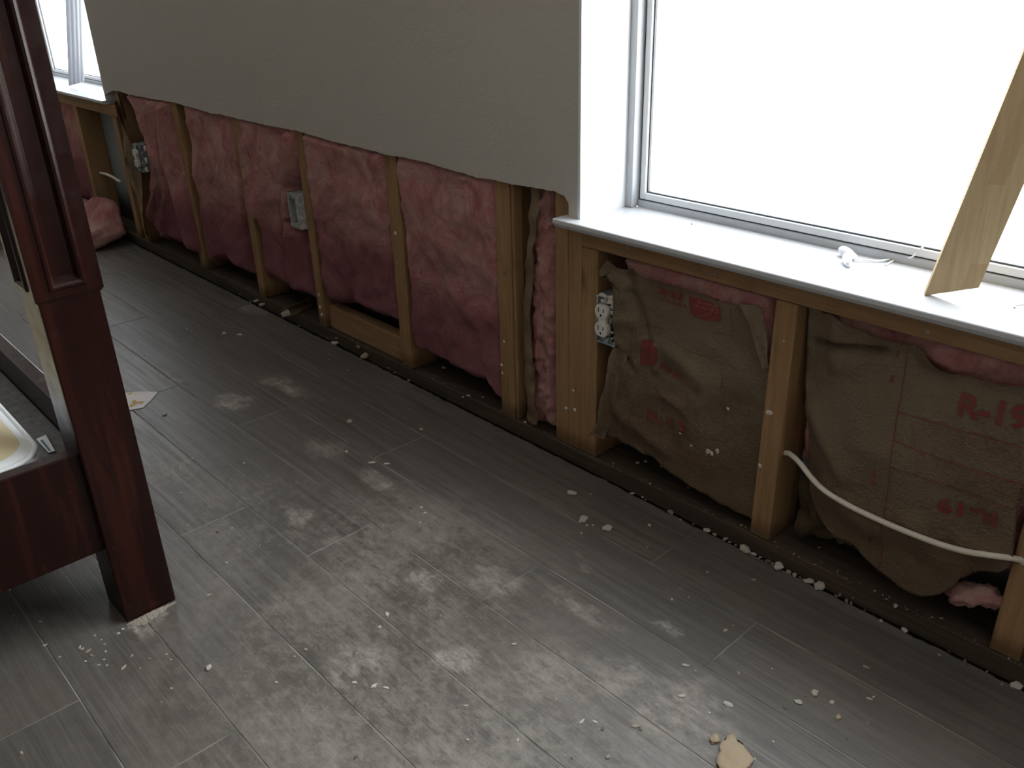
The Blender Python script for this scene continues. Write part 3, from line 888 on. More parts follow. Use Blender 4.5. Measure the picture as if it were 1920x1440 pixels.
t1 = px_line([(1130, 505), (1150, 484), (1158, 490), (1200, 512), (1250, 528), (1300, 542), (1340, 556), (1395, 572), (1440, 590)])
b1 = px_line([(1110, 812), (1128, 819), (1160, 826), (1225, 858), (1262, 886), (1330, 930), (1405, 975), (1420, 985)])
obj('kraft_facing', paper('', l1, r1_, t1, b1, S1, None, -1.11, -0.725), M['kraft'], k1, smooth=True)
# folded-out stapling flange, lower left and upper right
for px, nm in (([(1165, 655), (1155, 690), (1144, 740), (1132, 790), (1119, 820)], 0.017), ([(1408, 572), (1417, 610), (1428, 650), (1438, 690)], 0.016)):
    P = spline([wl(a, b, 1.244) for a, b in px], 8); bm = bmesh.new(); L_ = []
    for k_, p in enumerate(P):
        wd = nm * (1 + 0.25 * fb((p.x, p.z, 3), 30))
        if nm < 0.0165: wd *= lerp(1.2, 0.15, k_ / (len(P) - 1))
        L_.append([bm.verts.new(p + Vector((-wd + 2 * wd * q / 3, 0.012 * (q / 3 - 0.5) + 0.004 * math.sin(q * 2 + p.z * 60), 0))) for q in range(4)])
    for a, b in zip(L_, L_[1:]):
        for q in range(3): bm.faces.new((a[q], a[q + 1], b[q + 1], b[q]))
    bmesh.ops.solidify(bm, geom=bm.faces[:], thickness=0.001)
    obj('paper_flange', bm, M['kraft'], k1, smooth=True)

# --- batt two
k2 = batt('insulation_batt', 'kraft paper faced batt marked R-19 behind the white cable', -0.676, -0.285, 0.506,
          px_line([(1495, 900), (1530, 985), (1600, 1010), (1640, 1050), (1690, 1090), (1735, 1110), (1775, 1112), (1800, 1100), (1830, 1085), (1890, 1095)]),
          lambda x, z: S2(x, z) + 0.012 - 0.008 * sstep(0.46, 0.49, z) * sstep(-0.48, -0.42, x) + 0.007 * fb((x, 42, z), 30, 4), M['pinkdusty'], nx=50, nz=60, edge=0.04, right=px_col([(1920, 900), (1900, 1060)]))
l2 = px_col([(1502, 590), (1498, 640), (1494, 720), (1500, 800), (1507, 860), (1517, 900), (1530, 950), (1560, 990), (1600, 1020)])
r2_ = px_col([(1990, 700), (1915, 940), (1909, 1000), (1903, 1050)])
t2 = px_line([(1500, 582), (1540, 592), (1580, 606), (1620, 622), (1650, 636), (1690, 643), (1730, 652), (1765, 690), (1800, 700), (1840, 712), (1920, 730)])
b2 = px_line([(1495, 850), (1516, 930), (1540, 975), (1572, 1003), (1605, 1018), (1640, 1052), (1690, 1093), (1735, 1113), (1770, 1107), (1795, 1092), (1812, 1072), (1840, 1062), (1880, 1068), (1903, 1055)])
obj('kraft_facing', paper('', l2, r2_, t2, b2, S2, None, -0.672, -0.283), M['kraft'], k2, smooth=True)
# pink fluff spilling under its right corner, dirty paper tatters low left
bm = bmesh.new(); bmesh.ops.create_icosphere(bm, subdivisions=4, radius=1)
cf = wl(1822, 1118, 1.258)
for v in bm.verts:
    c = v.co.copy(); p = cf + Vector((c.x * 0.050, c.y * 0.022, c.z * 0.020 + 0.010 * (c.x)))
    p += c.normalized() * (0.015 * fb(p, 24, 6) + 0.005 * fb(p, 90, 3)); v.co = p
obj('pink_tuft', bm, M['pinkdry'], k2, smooth=True)
for (la, lb_, ra, rb_, yy) in (((1503, 862), (1488, 1000), (1530, 880), (1572, 1012), 1.283), ((1545, 940), (1556, 1008), (1580, 950), (1612, 1026), 1.276)):
    A0, A1, B0, B1 = (wl(*q, yy) for q in (la, lb_, ra, rb_))
    bm = bmesh.new(); rows = []
    for j in range(31):
        v = j / 30; row = []
        for i in range(25):
            u = i / 24
            p = A0.lerp(A1, v).lerp(B0.lerp(B1, v), u)
            p.y += 0.016 * fb((p.x, 31, p.z), 22, 5) + 0.02 * (1 - math.sin(u * math.pi)) - 0.012
            p.z += (0.012 * fb((p.x, 33, 0), 40, 4)) * v
            p.x += 0.006 * fb((0, 35, p.z), 30, 3)
            row.append(bm.verts.new(p))
        rows.append(row)
    for a, b in zip(rows, rows[1:]):
        for i in range(24): bm.faces.new((a[i], a[i + 1], b[i + 1], b[i]))
    bmesh.ops.solidify(bm, geom=bm.faces[:], thickness=0.001)
    obj('paper_tatter', bm, M['kraftdirty'], k2, smooth=True)


# ---------------- printing on the kraft paper
def decal(parent, name, polys, S, mat, off=0.0022):
    """polys: lists of (x, z) outlines laid on the paper surface"""
    bm = bmesh.new()
    for P in polys:
        bm.faces.new([bm.verts.new((x, 0, z)) for x, z in P])
    bmesh.ops.remove_doubles(bm, verts=bm.verts, dist=1e-6)
    return drape(bm, parent, name, S, mat, off)


def drape(bm, parent, name, S, mat, off=0.0022, maxlen=0.005):
    for _ in range(6):
        es = [e_ for e_ in bm.edges if e_.calc_length() > maxlen]
        if not es: break
        bmesh.ops.subdivide_edges(bm, edges=es, cuts=1)
        bmesh.ops.triangulate(bm, faces=[f for f in bm.faces if len(f.verts) > 4])
    bmesh.ops.triangulate(bm, faces=bm.faces[:])
    for v in bm.verts: v.co.y = S(v.co.x, v.co.z) - off
    return obj(name, bm, mat, parent)


def text(body, parent, px0, px1, height, S, mat, flip=False, name='printed_lettering', offset=0.02):
    cu = bpy.data.curves.new('lettering', 'FONT'); cu.body = body; cu.size = 1.0; cu.offset = offset; cu.resolution_u = 3
    ob = bpy.data.objects.new('lettering', cu); C.objects.link(ob)
    dg = bpy.context.evaluated_depsgraph_get()
    me = bpy.data.meshes.new_from_object(ob.evaluated_get(dg))
    bpy.data.objects.remove(ob); bpy.data.curves.remove(cu)
    bm = bmesh.new(); bm.from_mesh(me); bpy.data.meshes.remove(me)
    xs = [v.co.x for v in bm.verts]; wdt = max(xs) - min(xs); x_min = min(xs)
    a, b = wl(*px0), wl(*px1)
    ux = Vector((b.x - a.x, b.z - a.z)); uz = Vector((-ux.y, ux.x)).normalized() * height
    for v in bm.verts:
        p = Vector((a.x, a.z)) + ux * ((v.co.x - x_min) / wdt) + uz * (v.co.y / 0.7)
        v.co = (p.x, 0, p.y)
    return drape(bm, parent, name, S, mat)


def strip(px, wd):
    """a printed line as a connected ribbon of quads"""
    P = [Vector((p.x, p.z)) for p in (wl(*q) for q in px)]; L_, R_ = [], []
    for k_, p in enumerate(P):
        d = (P[min(k_ + 1, len(P) - 1)] - P[max(k_ - 1, 0)]).normalized(); n_ = Vector((-d.y, d.x)) * wd / 2
        L_.append(tuple(p + n_)); R_.append(tuple(p - n_))
    return [[L_[k_], R_[k_], R_[k_ + 1], L_[k_ + 1]] for k_ in range(len(P) - 1)]


def pxpoly(px): return [(p.x, p.z) for p in (wl(*q) for q in px)]


text('R-19', k2, (1797, 775), (1926, 808), 0.034, S2, M['redink'], offset=0.035)
text('R-19', k2, (1876, 957), (1765, 926), 0.024, S2, M['redink'], offset=0.035)
for st_ in (strip([(1701, 648), (1697, 690), (1692, 740), (1684, 790), (1680, 840), (1676, 890), (1670, 940), (1664, 1000), (1655, 1066)], 0.0016), strip([(1685, 769), (1740, 785), (1800, 803), (1860, 820), (1920, 838)], 0.0018), strip([(1680, 820), (1740, 845), (1800, 866), (1860, 885), (1920, 901)], 0.0018), strip([(1676, 868), (1740, 890), (1800, 912), (1860, 935), (1908, 950)], 0.0016), strip([(1780, 690), (1850, 718), (1920, 726)], 0.0012)):
    decal(k2, 'printed_border', st_, S2, M['redink'])
rows = []
rr = random.Random(3)
for (xa, ya, xb, yb, n_) in ((1700, 780, 1925, 842, 9), (1690, 832, 1925, 903, 8)):
    for k_ in range(n_):
        dy = 4.8 * k_ + 4
        x = xa + 12 + (20 if n_ == 8 else 0)
        while x < xb:
            L_ = rr.uniform(6, 22)
            ys = ya + (yb - ya) * (x - xa) / (xb - xa) + dy; ye = ya + (yb - ya) * (x + L_ - xa) / (xb - xa) + dy
            if dy < 44: rows += strip([(x, ys), (x + L_, ye)], 0.0012)
            x += L_ + rr.uniform(3, 7)
tag(decal(k2, 'fine_print', rows, S2, M['palered']), kind='stuff')
for x, y in ((1680, 664), (1673, 710), (1641, 1001), (1649, 879), (1647, 893)):
    decal(k2, 'printed_mark', [pxpoly([(x - 4, y + 6), (x + 2, y + 7), (x + 4, y - 5), (x - 1, y - 7)])], S2, M['redink'])

text('PINK', k1, (1283, 545), (1236, 531), 0.019, S1, M['redink'], offset=0.03)
text('FIBERGLAS', k1, (1289, 569), (1240, 554), 0.008, S1, M['redink'], offset=0.0)
sq1 = pxpoly([(1295, 546), (1320, 552), (1352, 560), (1355, 580), (1356, 600), (1340, 600), (1320, 598), (1305, 592), (1297, 584), (1296, 565)])
decal(k1, 'printed_logo_block', [sq1], S1, M['redink'])
text('Owens', k1, (1350, 571), (1314, 562), 0.0065, lambda x, z: S1(x, z) - 0.0006, M['paleink'], offset=0.0)
text('Corning', k1, (1351, 580), (1308, 569), 0.0065, lambda x, z: S1(x, z) - 0.0006, M['paleink'], offset=0.0)
decal(k1, 'logo_arc', strip([(1308, 590), (1322, 591), (1335, 586), (1345, 574), (1350, 562)], 0.001), lambda x, z: S1(x, z) - 0.0006, M['paleink'])
sq2 = pxpoly([(1206, 637), (1230, 636), (1238, 650), (1237, 676), (1230, 684), (1202, 682), (1203, 660)])
decal(k1, 'printed_logo_block', [sq2], S1, M['redink'])
text('PINK', k1, (1238, 690), (1280, 716), 0.016, S1, M['redink'], offset=0.02)
text('FIBERGLAS', k1, (1262, 700), (1318, 738), 0.008, S1, M['palered'], offset=0.0)
text('R-13', k1, (1216, 785), (1292, 812), 0.023, S1, M['redink'], offset=0.035)
for st_ in (strip([(1372, 556), (1374, 600), (1374, 629), (1340, 622)], 0.0014), strip([(1194, 611), (1222, 611), (1246, 616)], 0.0014), strip([(1192, 611), (1190, 640), (1187, 680), (1180, 700), (1160, 745)], 0.0016), strip([(1250, 628), (1280, 648), (1310, 662), (1340, 673), (1359, 683)], 0.0015), strip([(1359, 683), (1357, 720), (1354, 757), (1357, 775), (1352, 810), (1345, 838)], 0.0015), strip([(1213, 708), (1240, 706), (1262, 715), (1290, 735), (1300, 750), (1285, 762), (1255, 752), (1225, 738), (1212, 722), (1213, 708)], 0.001), strip([(1222, 712), (1236, 735), (1262, 752), (1290, 765)], 0.001)):
    decal(k1, 'printed_border', st_, S1, M['palered'])
rows = []
for k_ in range(9):
    x = 1165 + k_ * 7
    while x < 1330:
        L_ = rr.uniform(5, 18)
        y = 762 + (x - 1165) * 0.56 + k_ * 5.2
        rows += strip([(x, y), (x + L_, y + 0.56 * L_)], 0.0014); x += L_ + rr.uniform(3, 8)
tag(decal(k1, 'fine_print', rows, S1, M['palered']), kind='stuff')
rows = []
for k_ in range(6):
    x = 1238 + k_ * 3
    while x < 1300 + k_ * 4:
        L_ = rr.uniform(4, 10); y = 712 + (x - 1238) * 0.5 + k_ * 5
        rows += strip([(x, y), (x + L_, y + 0.5 * L_)], 0.0014); x += L_ + rr.uniform(2, 5)
tag(decal(k1, 'fine_print', rows, S1, M['palered']), kind='stuff')


def fleck(parent, px, Y, r):
    for (x, y), rr_ in zip(px, r):
        bm = bmesh.new()
        mtx = Matrix.Translation(wl(x, y, Y))
        bmesh.ops.create_icosphere(bm, subdivisions=2, radius=rr_, matrix=mtx)
        for v in bm.verts:
            c = mtx.translation; d = v.co - c
            v.co = c + Vector((d.x, d.y * 0.35, d.z)) * (1 + 0.6 * fb(v.co, 160, 3))
        obj('plaster_fleck', bm, M['plaster'], parent)


fleck(k1, [(1327, 846), (1334, 850), (1345, 845), (1277, 803), (1276, 812), (1296, 836), (1365, 766)], 1.244, [0.006, 0.005, 0.005, 0.003, 0.003, 0.003, 0.003])
fleck(tr, [(1061, 765), (1078, 769), (1075, 732)], 1.2495, [0.0035, 0.004, 0.003])
fleck(sm, [(1440, 773), (1446, 775), (1425, 873), (1470, 640)], 1.2495, [0.005, 0.004, 0.004, 0.002])


fleck(sd, [(598, 553), (600, 575), (603, 590)], 1.2495, [0.005, 0.006, 0.005])
fleck(se, [(741, 437)], 1.2495, [0.005])
fleck(sf, [(945, 640), (940, 684), (942, 700)], 1.2495, [0.003, 0.004, 0.004])
for par, px in ((rs, (1177, 464)), (rs, (1340, 513)), (rs, (1740, 622)), (kg, (1051, 439)), (kg, (1064, 766)), (se, (745, 492)), (sf, (947, 513))):
    bm = bmesh.new(); p = wl(*px, YS)
    bmesh.ops.create_cone(bm, cap_ends=True, segments=14, radius1=0.0042, radius2=0.0034, depth=0.002, matrix=Matrix.Translation(p) @ Matrix.Rotation(math.pi / 2, 4, 'X'))
    obj('screw_head', bm, M['steel'], par)


# ------------------------------------------------------------------ electrical
def cyl_y(bm, cx, cz, y0, y1, rx, rz, n=28, flat=0.0):
    A, B = [], []
    for k_ in range(n):
        a = 2 * math.pi * k_ / n
        x = cx + rx * math.cos(a); z = cz + max(-rz * (1 - flat), min(rz * (1 - flat), rz * math.sin(a)))
        A.append(bm.verts.new((x, y0, z))); B.append(bm.verts.new((x, y1, z)))
    bm.faces.new(A); bm.faces.new(B)
    for k_ in range(n): bm.faces.new((A[k_], A[(k_ + 1) % n], B[(k_ + 1) % n], B[k_]))


def wall_box(name, label, cat, x0, x1, z0, z1, yf, depth, mat, tks=0.0025):
    root = empty(name, ((x0 + x1) / 2, yf, z0), label, cat)
    bm = boxes((x0, x0 + tks, yf, yf + depth, z0, z1, 0.0008), (x1 - tks, x1, yf, yf + depth, z0, z1, 0.0008), (x0 + tks, x1 - tks, yf, yf + depth, z0, z0 + tks),
               (x0 + tks, x1 - tks, yf, yf + depth, z1 - tks, z1), (x0, x1, yf + depth - tks, yf + depth, z0, z1))
    for sz, sg in ((z0 + 0.008, 1), (z1 - 0.008, -1)):
        box(bm, (x0 + x1) / 2 - 0.007, (x0 + x1) / 2 + 0.007, yf, yf + 0.014, sz - 0.006, sz + 0.006, 0.001)
    obj('box', bm, M[mat], root)
    return root


def receptacle(root, x0, x1, z0, z1, yf, dx=0.0):
    cx, cz = (x0 + x1) / 2 + dx, (z0 + z1) / 2
    bm = boxes((cx - 0.009, cx + 0.009, yf - 0.003, yf - 0.001, z0 + 0.004, z1 - 0.004, 0.0005), (cx - 0.017, cx + 0.017, yf - 0.001, yf + 0.025, cz - 0.034, cz + 0.034, 0.002))
    obj('yoke', bm, M['steel'], root)
    for s in (1, -1):
        bm = bmesh.new(); c = cz + s * 0.0195
        cyl_y(bm, cx, c, yf - 0.011, yf, 0.0172, 0.0172, 28, 0.18)
        bmesh.ops.bevel(bm, geom=[e_ for e_ in bm.edges if all(abs(v.co.y - (yf - 0.011)) < 1e-5 for v in e_.verts)], offset=0.001, segments=2, affect='EDGES')
        f = obj('outlet_face', bm, M['device'], root)
        bm = boxes((cx - 0.0075, cx - 0.0055, yf - 0.0114, yf - 0.0105, c - 0.001, c + 0.0085), (cx + 0.0055, cx + 0.0075, yf - 0.0114, yf - 0.0105, c, c + 0.0075))
        cyl_y(bm, cx, c - 0.0075, yf - 0.0114, yf - 0.0105, 0.0024, 0.0026, 14)
        obj('slot', bm, M['slot'], f)
    bm = bmesh.new(); cyl_y(bm, cx, cz, yf - 0.006, yf - 0.002, 0.003, 0.003, 12); obj('screw', bm, M['steel'], root)
    bm = boxes((cx - 0.010, cx + 0.010, yf - 0.008, yf, cz - 0.006, cz + 0.006, 0.001)); obj('bridge', bm, M['device'], root)


ob = wall_box('power_outlet', 'white duplex outlet in an uncovered plaster smeared box under the big window', 'outlet', -1.1135, -1.062, 0.318, 0.420, 1.2445, 0.07, 'boxblue')
receptacle(ob, -1.117, -1.065, 0.318, 0.418, 1.2505, -0.0055)
bm = bmesh.new()          # joint compound smeared on the rim
for k_ in range(40):
    q = random.random()
    x, z = ((-1.113 + 0.05 * random.random(), random.choice((0.417, 0.422, 0.41))) if q < 0.4 else (random.choice((-1.066, -1.069, -1.075)), 0.325 + 0.09 * random.random()))
    r_ = random.uniform(0.0015, 0.0045); c = Vector((x, 1.2440 + 0.001 * random.random() + (0.006 if x > -1.08 and z < 0.405 else 0), z))
    s_ = bmesh.ops.create_icosphere(bm, subdivisions=1, radius=r_, matrix=Matrix.Translation(c))
    for v in s_['verts']:
        d = v.co - c; v.co = c + Vector((d.x * 1.6, d.y * 0.5, d.z)) * (1 + 0.5 * random.random())
obj('plaster_smear', bm, M['plaster'], ob)

gb = wall_box('switch_box', 'empty grey plaster smeared electrical box on a stud among the pink batts', 'electrical box', -2.318, -2.2535, 0.336, 0.436, 1.2335, 0.06, 'boxgrey', 0.004)
bm = boxes((-2.275, -2.2575, 1.2325, 1.280, 0.340, 0.432, 0.003), (-2.314, -2.290, 1.262, 1.29, 0.340, 0.432, 0.003))
obj('divider', bm, M['boxgrey'], gb)

lb = wall_box('power_outlet', 'small far white outlet half hidden by pink insulation near the far window', 'outlet', -3.487, -3.425, 0.335, 0.438, 1.240, 0.065, 'boxblue')
receptacle(lb, -3.487, -3.425, 0.335, 0.438, 1.2405, -0.004)
fleck(lb, [(272, 278), (274, 300), (275, 318)], 1.234, [0.010, 0.009, 0.010])


def cable(name, label, pts, r, front=None):
    bm = bmesh.new(); P = spline(pts, 10)
    if front:
        ys = [min(p.y, front(p.x, p.z) - r - 0.0015) if -0.62 < p.x < -0.30 else p.y for p in P]
        lo = [min(ys[max(0, k_ - 8):k_ + 9]) if -0.62 < P[k_].x < -0.30 else ys[k_] for k_ in range(len(P))]
        for k_, p in enumerate(P):
            q = lo[max(0, k_ - 9):k_ + 10]; p.y = sum(q) / len(q)
    tube(bm, P, r, 12)
    return tag(obj(name, bm, M['cable'], smooth=True, loc=tuple(pts[0])), label, 'cable')


cp = [(1470, 845, 1.285), (1480, 851, 1.262), (1500, 868, 1.243), (1530, 897, 1.236), (1560, 921, 1.232), (1600, 945, 1.230), (1640, 965, 1.229), (1690, 987, 1.229), (1750, 1010, 1.230), (1800, 1024, 1.233), (1850, 1036, 1.232), (1885, 1044, 1.236), (1912, 1051, 1.246), (1925, 1054, 1.27)]
cable('electrical_cable', 'white electrical cable sagging across the kraft faced batt under the big window', [wl(a, b, y) for a, b, y in cp], 0.0048, S2)
cable('electrical_cable', 'short white cable stub poking from the broad stud side under the far window', [xp(188, 324, -4.0775), xp(188, 324, -4.0775) + Vector((0.07, 0.0, 0.004)), xp(188, 324, -4.0775) + Vector((0.16, -0.003, 0.004)), xp(188, 324, -4.0775) + Vector((0.25, -0.006, -0.002))], 0.006)

# ------------------------------------------------------------------ things on the sills
# pine board leaning in the big window
Ab = Vector((-0.487, 1.268, 0.5675)); Cb = Vector((-0.4255, 1.298, 0.587))
ax = Vector((0.055, 0.030, 0.345)).normalized(); L = 1.16
wv = Cb - Ab
nrm = wv.cross(ax).normalized()
if nrm.y > 0: nrm = -nrm
th = -nrm * 0.018
th = th - ax * 0
bm = bmesh.new()
nw = 14
botl = [Ab + wv * (k_ / nw) + Vector((0, 0, 0.0012 * fb((k_, 0, 0), 1.3) if 0 < k_ < nw else 0)) for k_ in range(nw + 1)]
prism(bm, botl + [Ab + wv + ax * L, Ab + ax * L], th)
dz = 0.5676 - min(v.co.z for v in bm.verts)
for v in bm.verts: v.co.z += dz
tag(obj('pine_board', bm, M['board'], loc=tuple(Ab)), 'pale finger jointed pine board leaning in the big window, tilted on the sill', 'board')

# fluted white strip leaning in the far window
P00, P01 = Vector((-4.271, 1.30, 0.583)), Vector((-4.239, 1.360, 0.600)); P10, P11 = Vector((-4.147, 1.328, 0.927)), Vector((-4.123, 1.388, 0.926))
bm = bmesh.new(); rows = []
for j in range(21):
    t_ = j / 20 * 1.35; row = []
    a = P00.lerp(P10, t_); b = P01.lerp(P11, t_)
    for i in range(33):
        u = i / 32
        p = a.lerp(b, u) + Vector((0.010 * math.sin(u * math.pi) + 0.0035 * abs(math.sin(u * math.pi * 4)), 0, 0))
        row.append(bm.verts.new(p))
    rows.append(row)
for a, b in zip(rows, rows[1:]):
    for i in range(32): bm.faces.new((a[i], a[i + 1], b[i + 1], b[i]))
bmesh.ops.solidify(bm, geom=bm.faces[:], thickness=0.002)
tag(obj('fluted_strip', bm, M['strip'], smooth=True, loc=tuple(P00)), 'white fluted plastic strip leaning in the far left window', 'plastic strip')

# blind cord with two plastic tassels on the big sill
ZS = WR[2]
cr_ = empty('blind_cord', fl(1600, 480, ZS), 'white blind cord with two plastic tassels lying on the big window sill', 'blind cord')
bm = bmesh.new()
tube(bm, spline([fl(1601, 484, ZS + 0.006), fl(1622, 487, ZS + 0.0035), fl(1645, 489, ZS + 0.003), fl(1668, 486, ZS + 0.003), fl(1684, 480, ZS + 0.004), Vector((-0.567, 1.389, 0.580)), Vector((-0.56, 1.394, 0.590)), Vector((-0.552, 1.393, 0.60))], 8), 0.0016, 8)
tube(bm, spline([fl(1660, 497, ZS + 0.0018), fl(1674, 489, ZS + 0.0022), fl(1688, 480, ZS + 0.004)], 8), 0.0014, 8)
obj('cord', bm, M['plastic'], cr_, smooth=True)
for pts in ([fl(1575, 468, ZS + 0.010), fl(1582, 470, ZS + 0.010), fl(1592, 476, ZS + 0.008), fl(1602, 483, ZS + 0.006)], [fl(1592, 497, ZS + 0.005), fl(1588, 487, ZS + 0.007), fl(1590, 481, ZS + 0.009), fl(1600, 480, ZS + 0.008)]):
    bm = bmesh.new(); tube(bm, spline(pts, 8), lambda u: 0.0035 + 0.0045 * math.sin(min(1, 0.15 + u) * math.pi * 0.8) if u < 0.97 else 0.003, 14)
    obj('tassel', bm, M['plastic'], cr_, smooth=True)
# bent wire hook
bm = bmesh.new(); tube(bm, spline([fl(1902, 577, ZS + 0.002), fl(1903, 572, ZS + 0.004), fl(1910, 571, ZS + 0.004), fl(1925, 570, ZS + 0.003), fl(1945, 571, ZS + 0.002)], 6), 0.0018, 8)
tag(obj('wire_hook', bm, M['steel'], loc=tuple(fl(1905, 575, ZS))), 'small bent steel wire hook on the big sill right of the pine board', 'hook')
# specks of dried paint on the sill
for (x, y), lb_ in (((1297, 420), 'tiny dark chip on the white sill of the big window'),):
    bm = bmesh.new(); c = fl(x, y, ZS + 0.001)
    bmesh.ops.create_icosphere(bm, subdivisions=1, radius=0.0016, matrix=Matrix.Translation(c)); tag(obj('paint_chip', bm, M['gasket'], loc=tuple(c)), lb_, 'chip')

# ------------------------------------------------------------------ bed
BX, BY = -1.355, 0.300                     # front-left foot corner of the near post
bed = empty('bunk_bed', (-1.40, 0.345, 0), 'dark cherry wood bunk bed with a panelled corner post at the left edge', 'bed')


def post(name, x1, y0, w_, parent):
    """square lower leg, thicker panelled upper post"""
    x0 = x1 - w_; y1 = y0 + w_
    bm = bmesh.new()
    box(bm, x0, x1, y0, y1, 0.0, 0.61, 0.003, 2)
    e_ = 0.0045
    zt, zb_ = 1.62, 0.597
    # upper post with a recessed panel on each of its four sides
    X0, X1, Y0, Y1 = x0 - e_, x1 + e_, y0 - e_, y1 + e_
    def face(o, ux, wd):
        up = Vector((0, 0, 1)); n_ = ux.cross(up)      # outward
        def P(a, z, d): return o + ux * a + up * (z - o.z) + n_ * d
        rings = []
        for (ins, dep) in ((0.0, 0), (0.022, 0), (0.024, 0.0028), (0.0275, 0.0036), (0.031, 0.001), (0.036, -0.006), (0.040, -0.0065)):
            bz = zb_ + (0.003 if ins == 0 else 0.014 + (ins - 0.022))
            rings.append([bm.verts.new(P(ins, bz, dep)), bm.verts.new(P(wd - ins, bz, dep)), bm.verts.new(P(wd - ins, zt - ins - 0.02 if ins else zt, dep)), bm.verts.new(P(ins, zt - ins - 0.02 if ins else zt, dep))])
        for A_, B_ in zip(rings, rings[1:]):
            for k_ in range(4): bm.faces.new((A_[k_], A_[(k_ + 1) % 4], B_[(k_ + 1) % 4], B_[k_]))
        bm.faces.new(rings[-1])
        return rings[0]
    W_ = w_ + 2 * e_
    R = [face(Vector((X1, Y0, zb_)), Vector((0, 1, 0)), W_), face(Vector((X1, Y1, zb_)), Vector((-1, 0, 0)), W_),
         face(Vector((X0, Y1, zb_)), Vector((0, -1, 0)), W_), face(Vector((X0, Y0, zb_)), Vector((1, 0, 0)), W_)]
    bmesh.ops.remove_doubles(bm, verts=[v for r in R for v in r], dist=1e-5)
    for z, ins in ((zb_ + 0.003, 0.004), (zt, 0.0)):
        vs = [bm.verts.new((X0 + ins, Y0 + ins, z - (0.0055 if ins else 0))), bm.verts.new((X1 - ins, Y0 + ins, z - (0.0055 if ins else 0))), bm.verts.new((X1 - ins, Y1 - ins, z - (0.0055 if ins else 0))), bm.verts.new((X0 + ins, Y1 - ins, z - (0.0055 if ins else 0)))]
        bm.faces.new(vs)
        cs = [(X0, Y0), (X1, Y0), (X1, Y1), (X0, Y1)]
        os_ = [bm.verts.new((a, b, z)) for a, b in cs]
        for k_ in range(4): bm.faces.new((os_[k_], os_[(k_ + 1) % 4], vs[(k_ + 1) % 4], vs[k_]))
    bmesh.ops.remove_doubles(bm, verts=bm.verts, dist=1e-5)
    return obj(name, bm, M['cherry'], parent)


PW = 0.0895
post('bed_post', BX, BY, PW, bed)
post('bed_post', BX, BY - 1.05, PW, bed)
post('bed_post', BX - 2.0, BY, PW, bed)
post('bed_post', BX - 2.0, BY - 1.05, PW, bed)
obj('foot_rail', boxes((BX - 0.042, BX - 0.015, BY - 1.05 + PW, BY + 0.004, 0.150, 0.338, 0.002)), M['cherry'], bed)
obj('head_rail', boxes((BX - 2.0 - PW + 0.015, BX - 2.0 - PW + 0.042, BY - 1.05 + PW, BY + 0.004, 0.150, 0.338, 0.002)), M['cherry'], bed)
for y in (BY + 0.036, BY - 1.05 + 0.026):
    obj('side_rail', boxes((BX - 2.0 + 0.002, BX - PW - 0.001, y, y + 0.027, 0.150, 0.338, 0.002)), M['cherry'], bed)
obj('slat_board', boxes((BX - 2.05, BX - 0.060, BY - 0.98, BY + 0.0355, 0.255, 0.272, 0.003)), M['grayboard'], bed)
# upper bunk frame above the view
obj('upper_rail', boxes((BX - 0.042, BX - 0.015, BY - 1.05 + PW, BY, 1.30, 1.48, 0.002), (BX - 2.0, BX - PW, BY + 0.036, BY + 0.063, 1.30, 1.48, 0.002), (BX - 2.0, BX - PW, BY - 1.024, BY - 0.997, 1.30, 1.48, 0.002)), M['cherry'], bed)

# mattress
mx0, mx1, my0, my1, mz0, mz1 = BX - 1.95, BX - 0.052, BY - 0.93, BY - 0.032, 0.273, 0.338
mt_o = empty('mattress', ((mx0 + mx1) / 2, (my0 + my1) / 2, mz0), 'cream mattress with white piped edges lying in the dark bed frame', 'mattress')


def rounded(x0, x1, y0, y1, r, n=8):
    P = []
    for (cx, cy, a0) in ((x1 - r, y1 - r, 0), (x0 + r, y1 - r, 90), (x0 + r, y0 + r, 180), (x1 - r, y0 + r, 270)):
        for k_ in range(n + 1):
            a = math.radians(a0 + 90 * k_ / n); P.append((cx + r * math.cos(a), cy + r * math.sin(a)))
    return P


bm = bmesh.new()
rings = []
for (ins, z) in ((0.02, mz0), (0.004, mz0 + 0.012), (0.0, (mz0 + mz1) / 2), (0.004, mz1 - 0.012), (0.012, mz1 - 0.003), (0.022, mz1 + 0.001), (0.06, mz1 + 0.010), (0.2, mz1 + 0.018)):
    rings.append([bm.verts.new((x, y, z)) for x, y in rounded(mx0 + ins, mx1 - ins, my0 + ins, my1 - ins, 0.06 if ins < 0.05 else 0.05)])
for A_, B_ in zip(rings, rings[1:]):
    n_ = len(A_)
    for k_ in range(n_): bm.faces.new((A_[k_], A_[(k_ + 1) % n_], B_[(k_ + 1) % n_], B_[k_]))
bm.faces.new(rings[0]); bm.faces.new(rings[-1])
for f in bm.faces:
    f.material_index = 1 if max(v.co.z for v in f.verts) < mz1 + 0.001 else 0
obj('mattress_top', bm, [M['ticking'], M['piping']], mt_o, smooth=True)
bm = bmesh.new()
P = [(x, y, mz1 - 0.007) for x, y in rounded(mx0 + 0.006, mx1 - 0.006, my0 + 0.006, my1 - 0.006, 0.058)]
P2 = []
for a, b in zip(P, P[1:] + P[:1]):
    P2 += [Vector(a).lerp(Vector(b), q / 6) for q in range(6)]
P2.append(Vector(P[0]))
tube(bm, P2, 0.0045, 10, False)
obj('piping', bm, M['piping'], mt_o, smooth=True)
def slip(px, z, th, name, mat, par):
    bm = bmesh.new(); prism(bm, [fl(a, b, z) for a, b in px], Vector((0, 0, -th))); return obj(name, bm, mat, par)


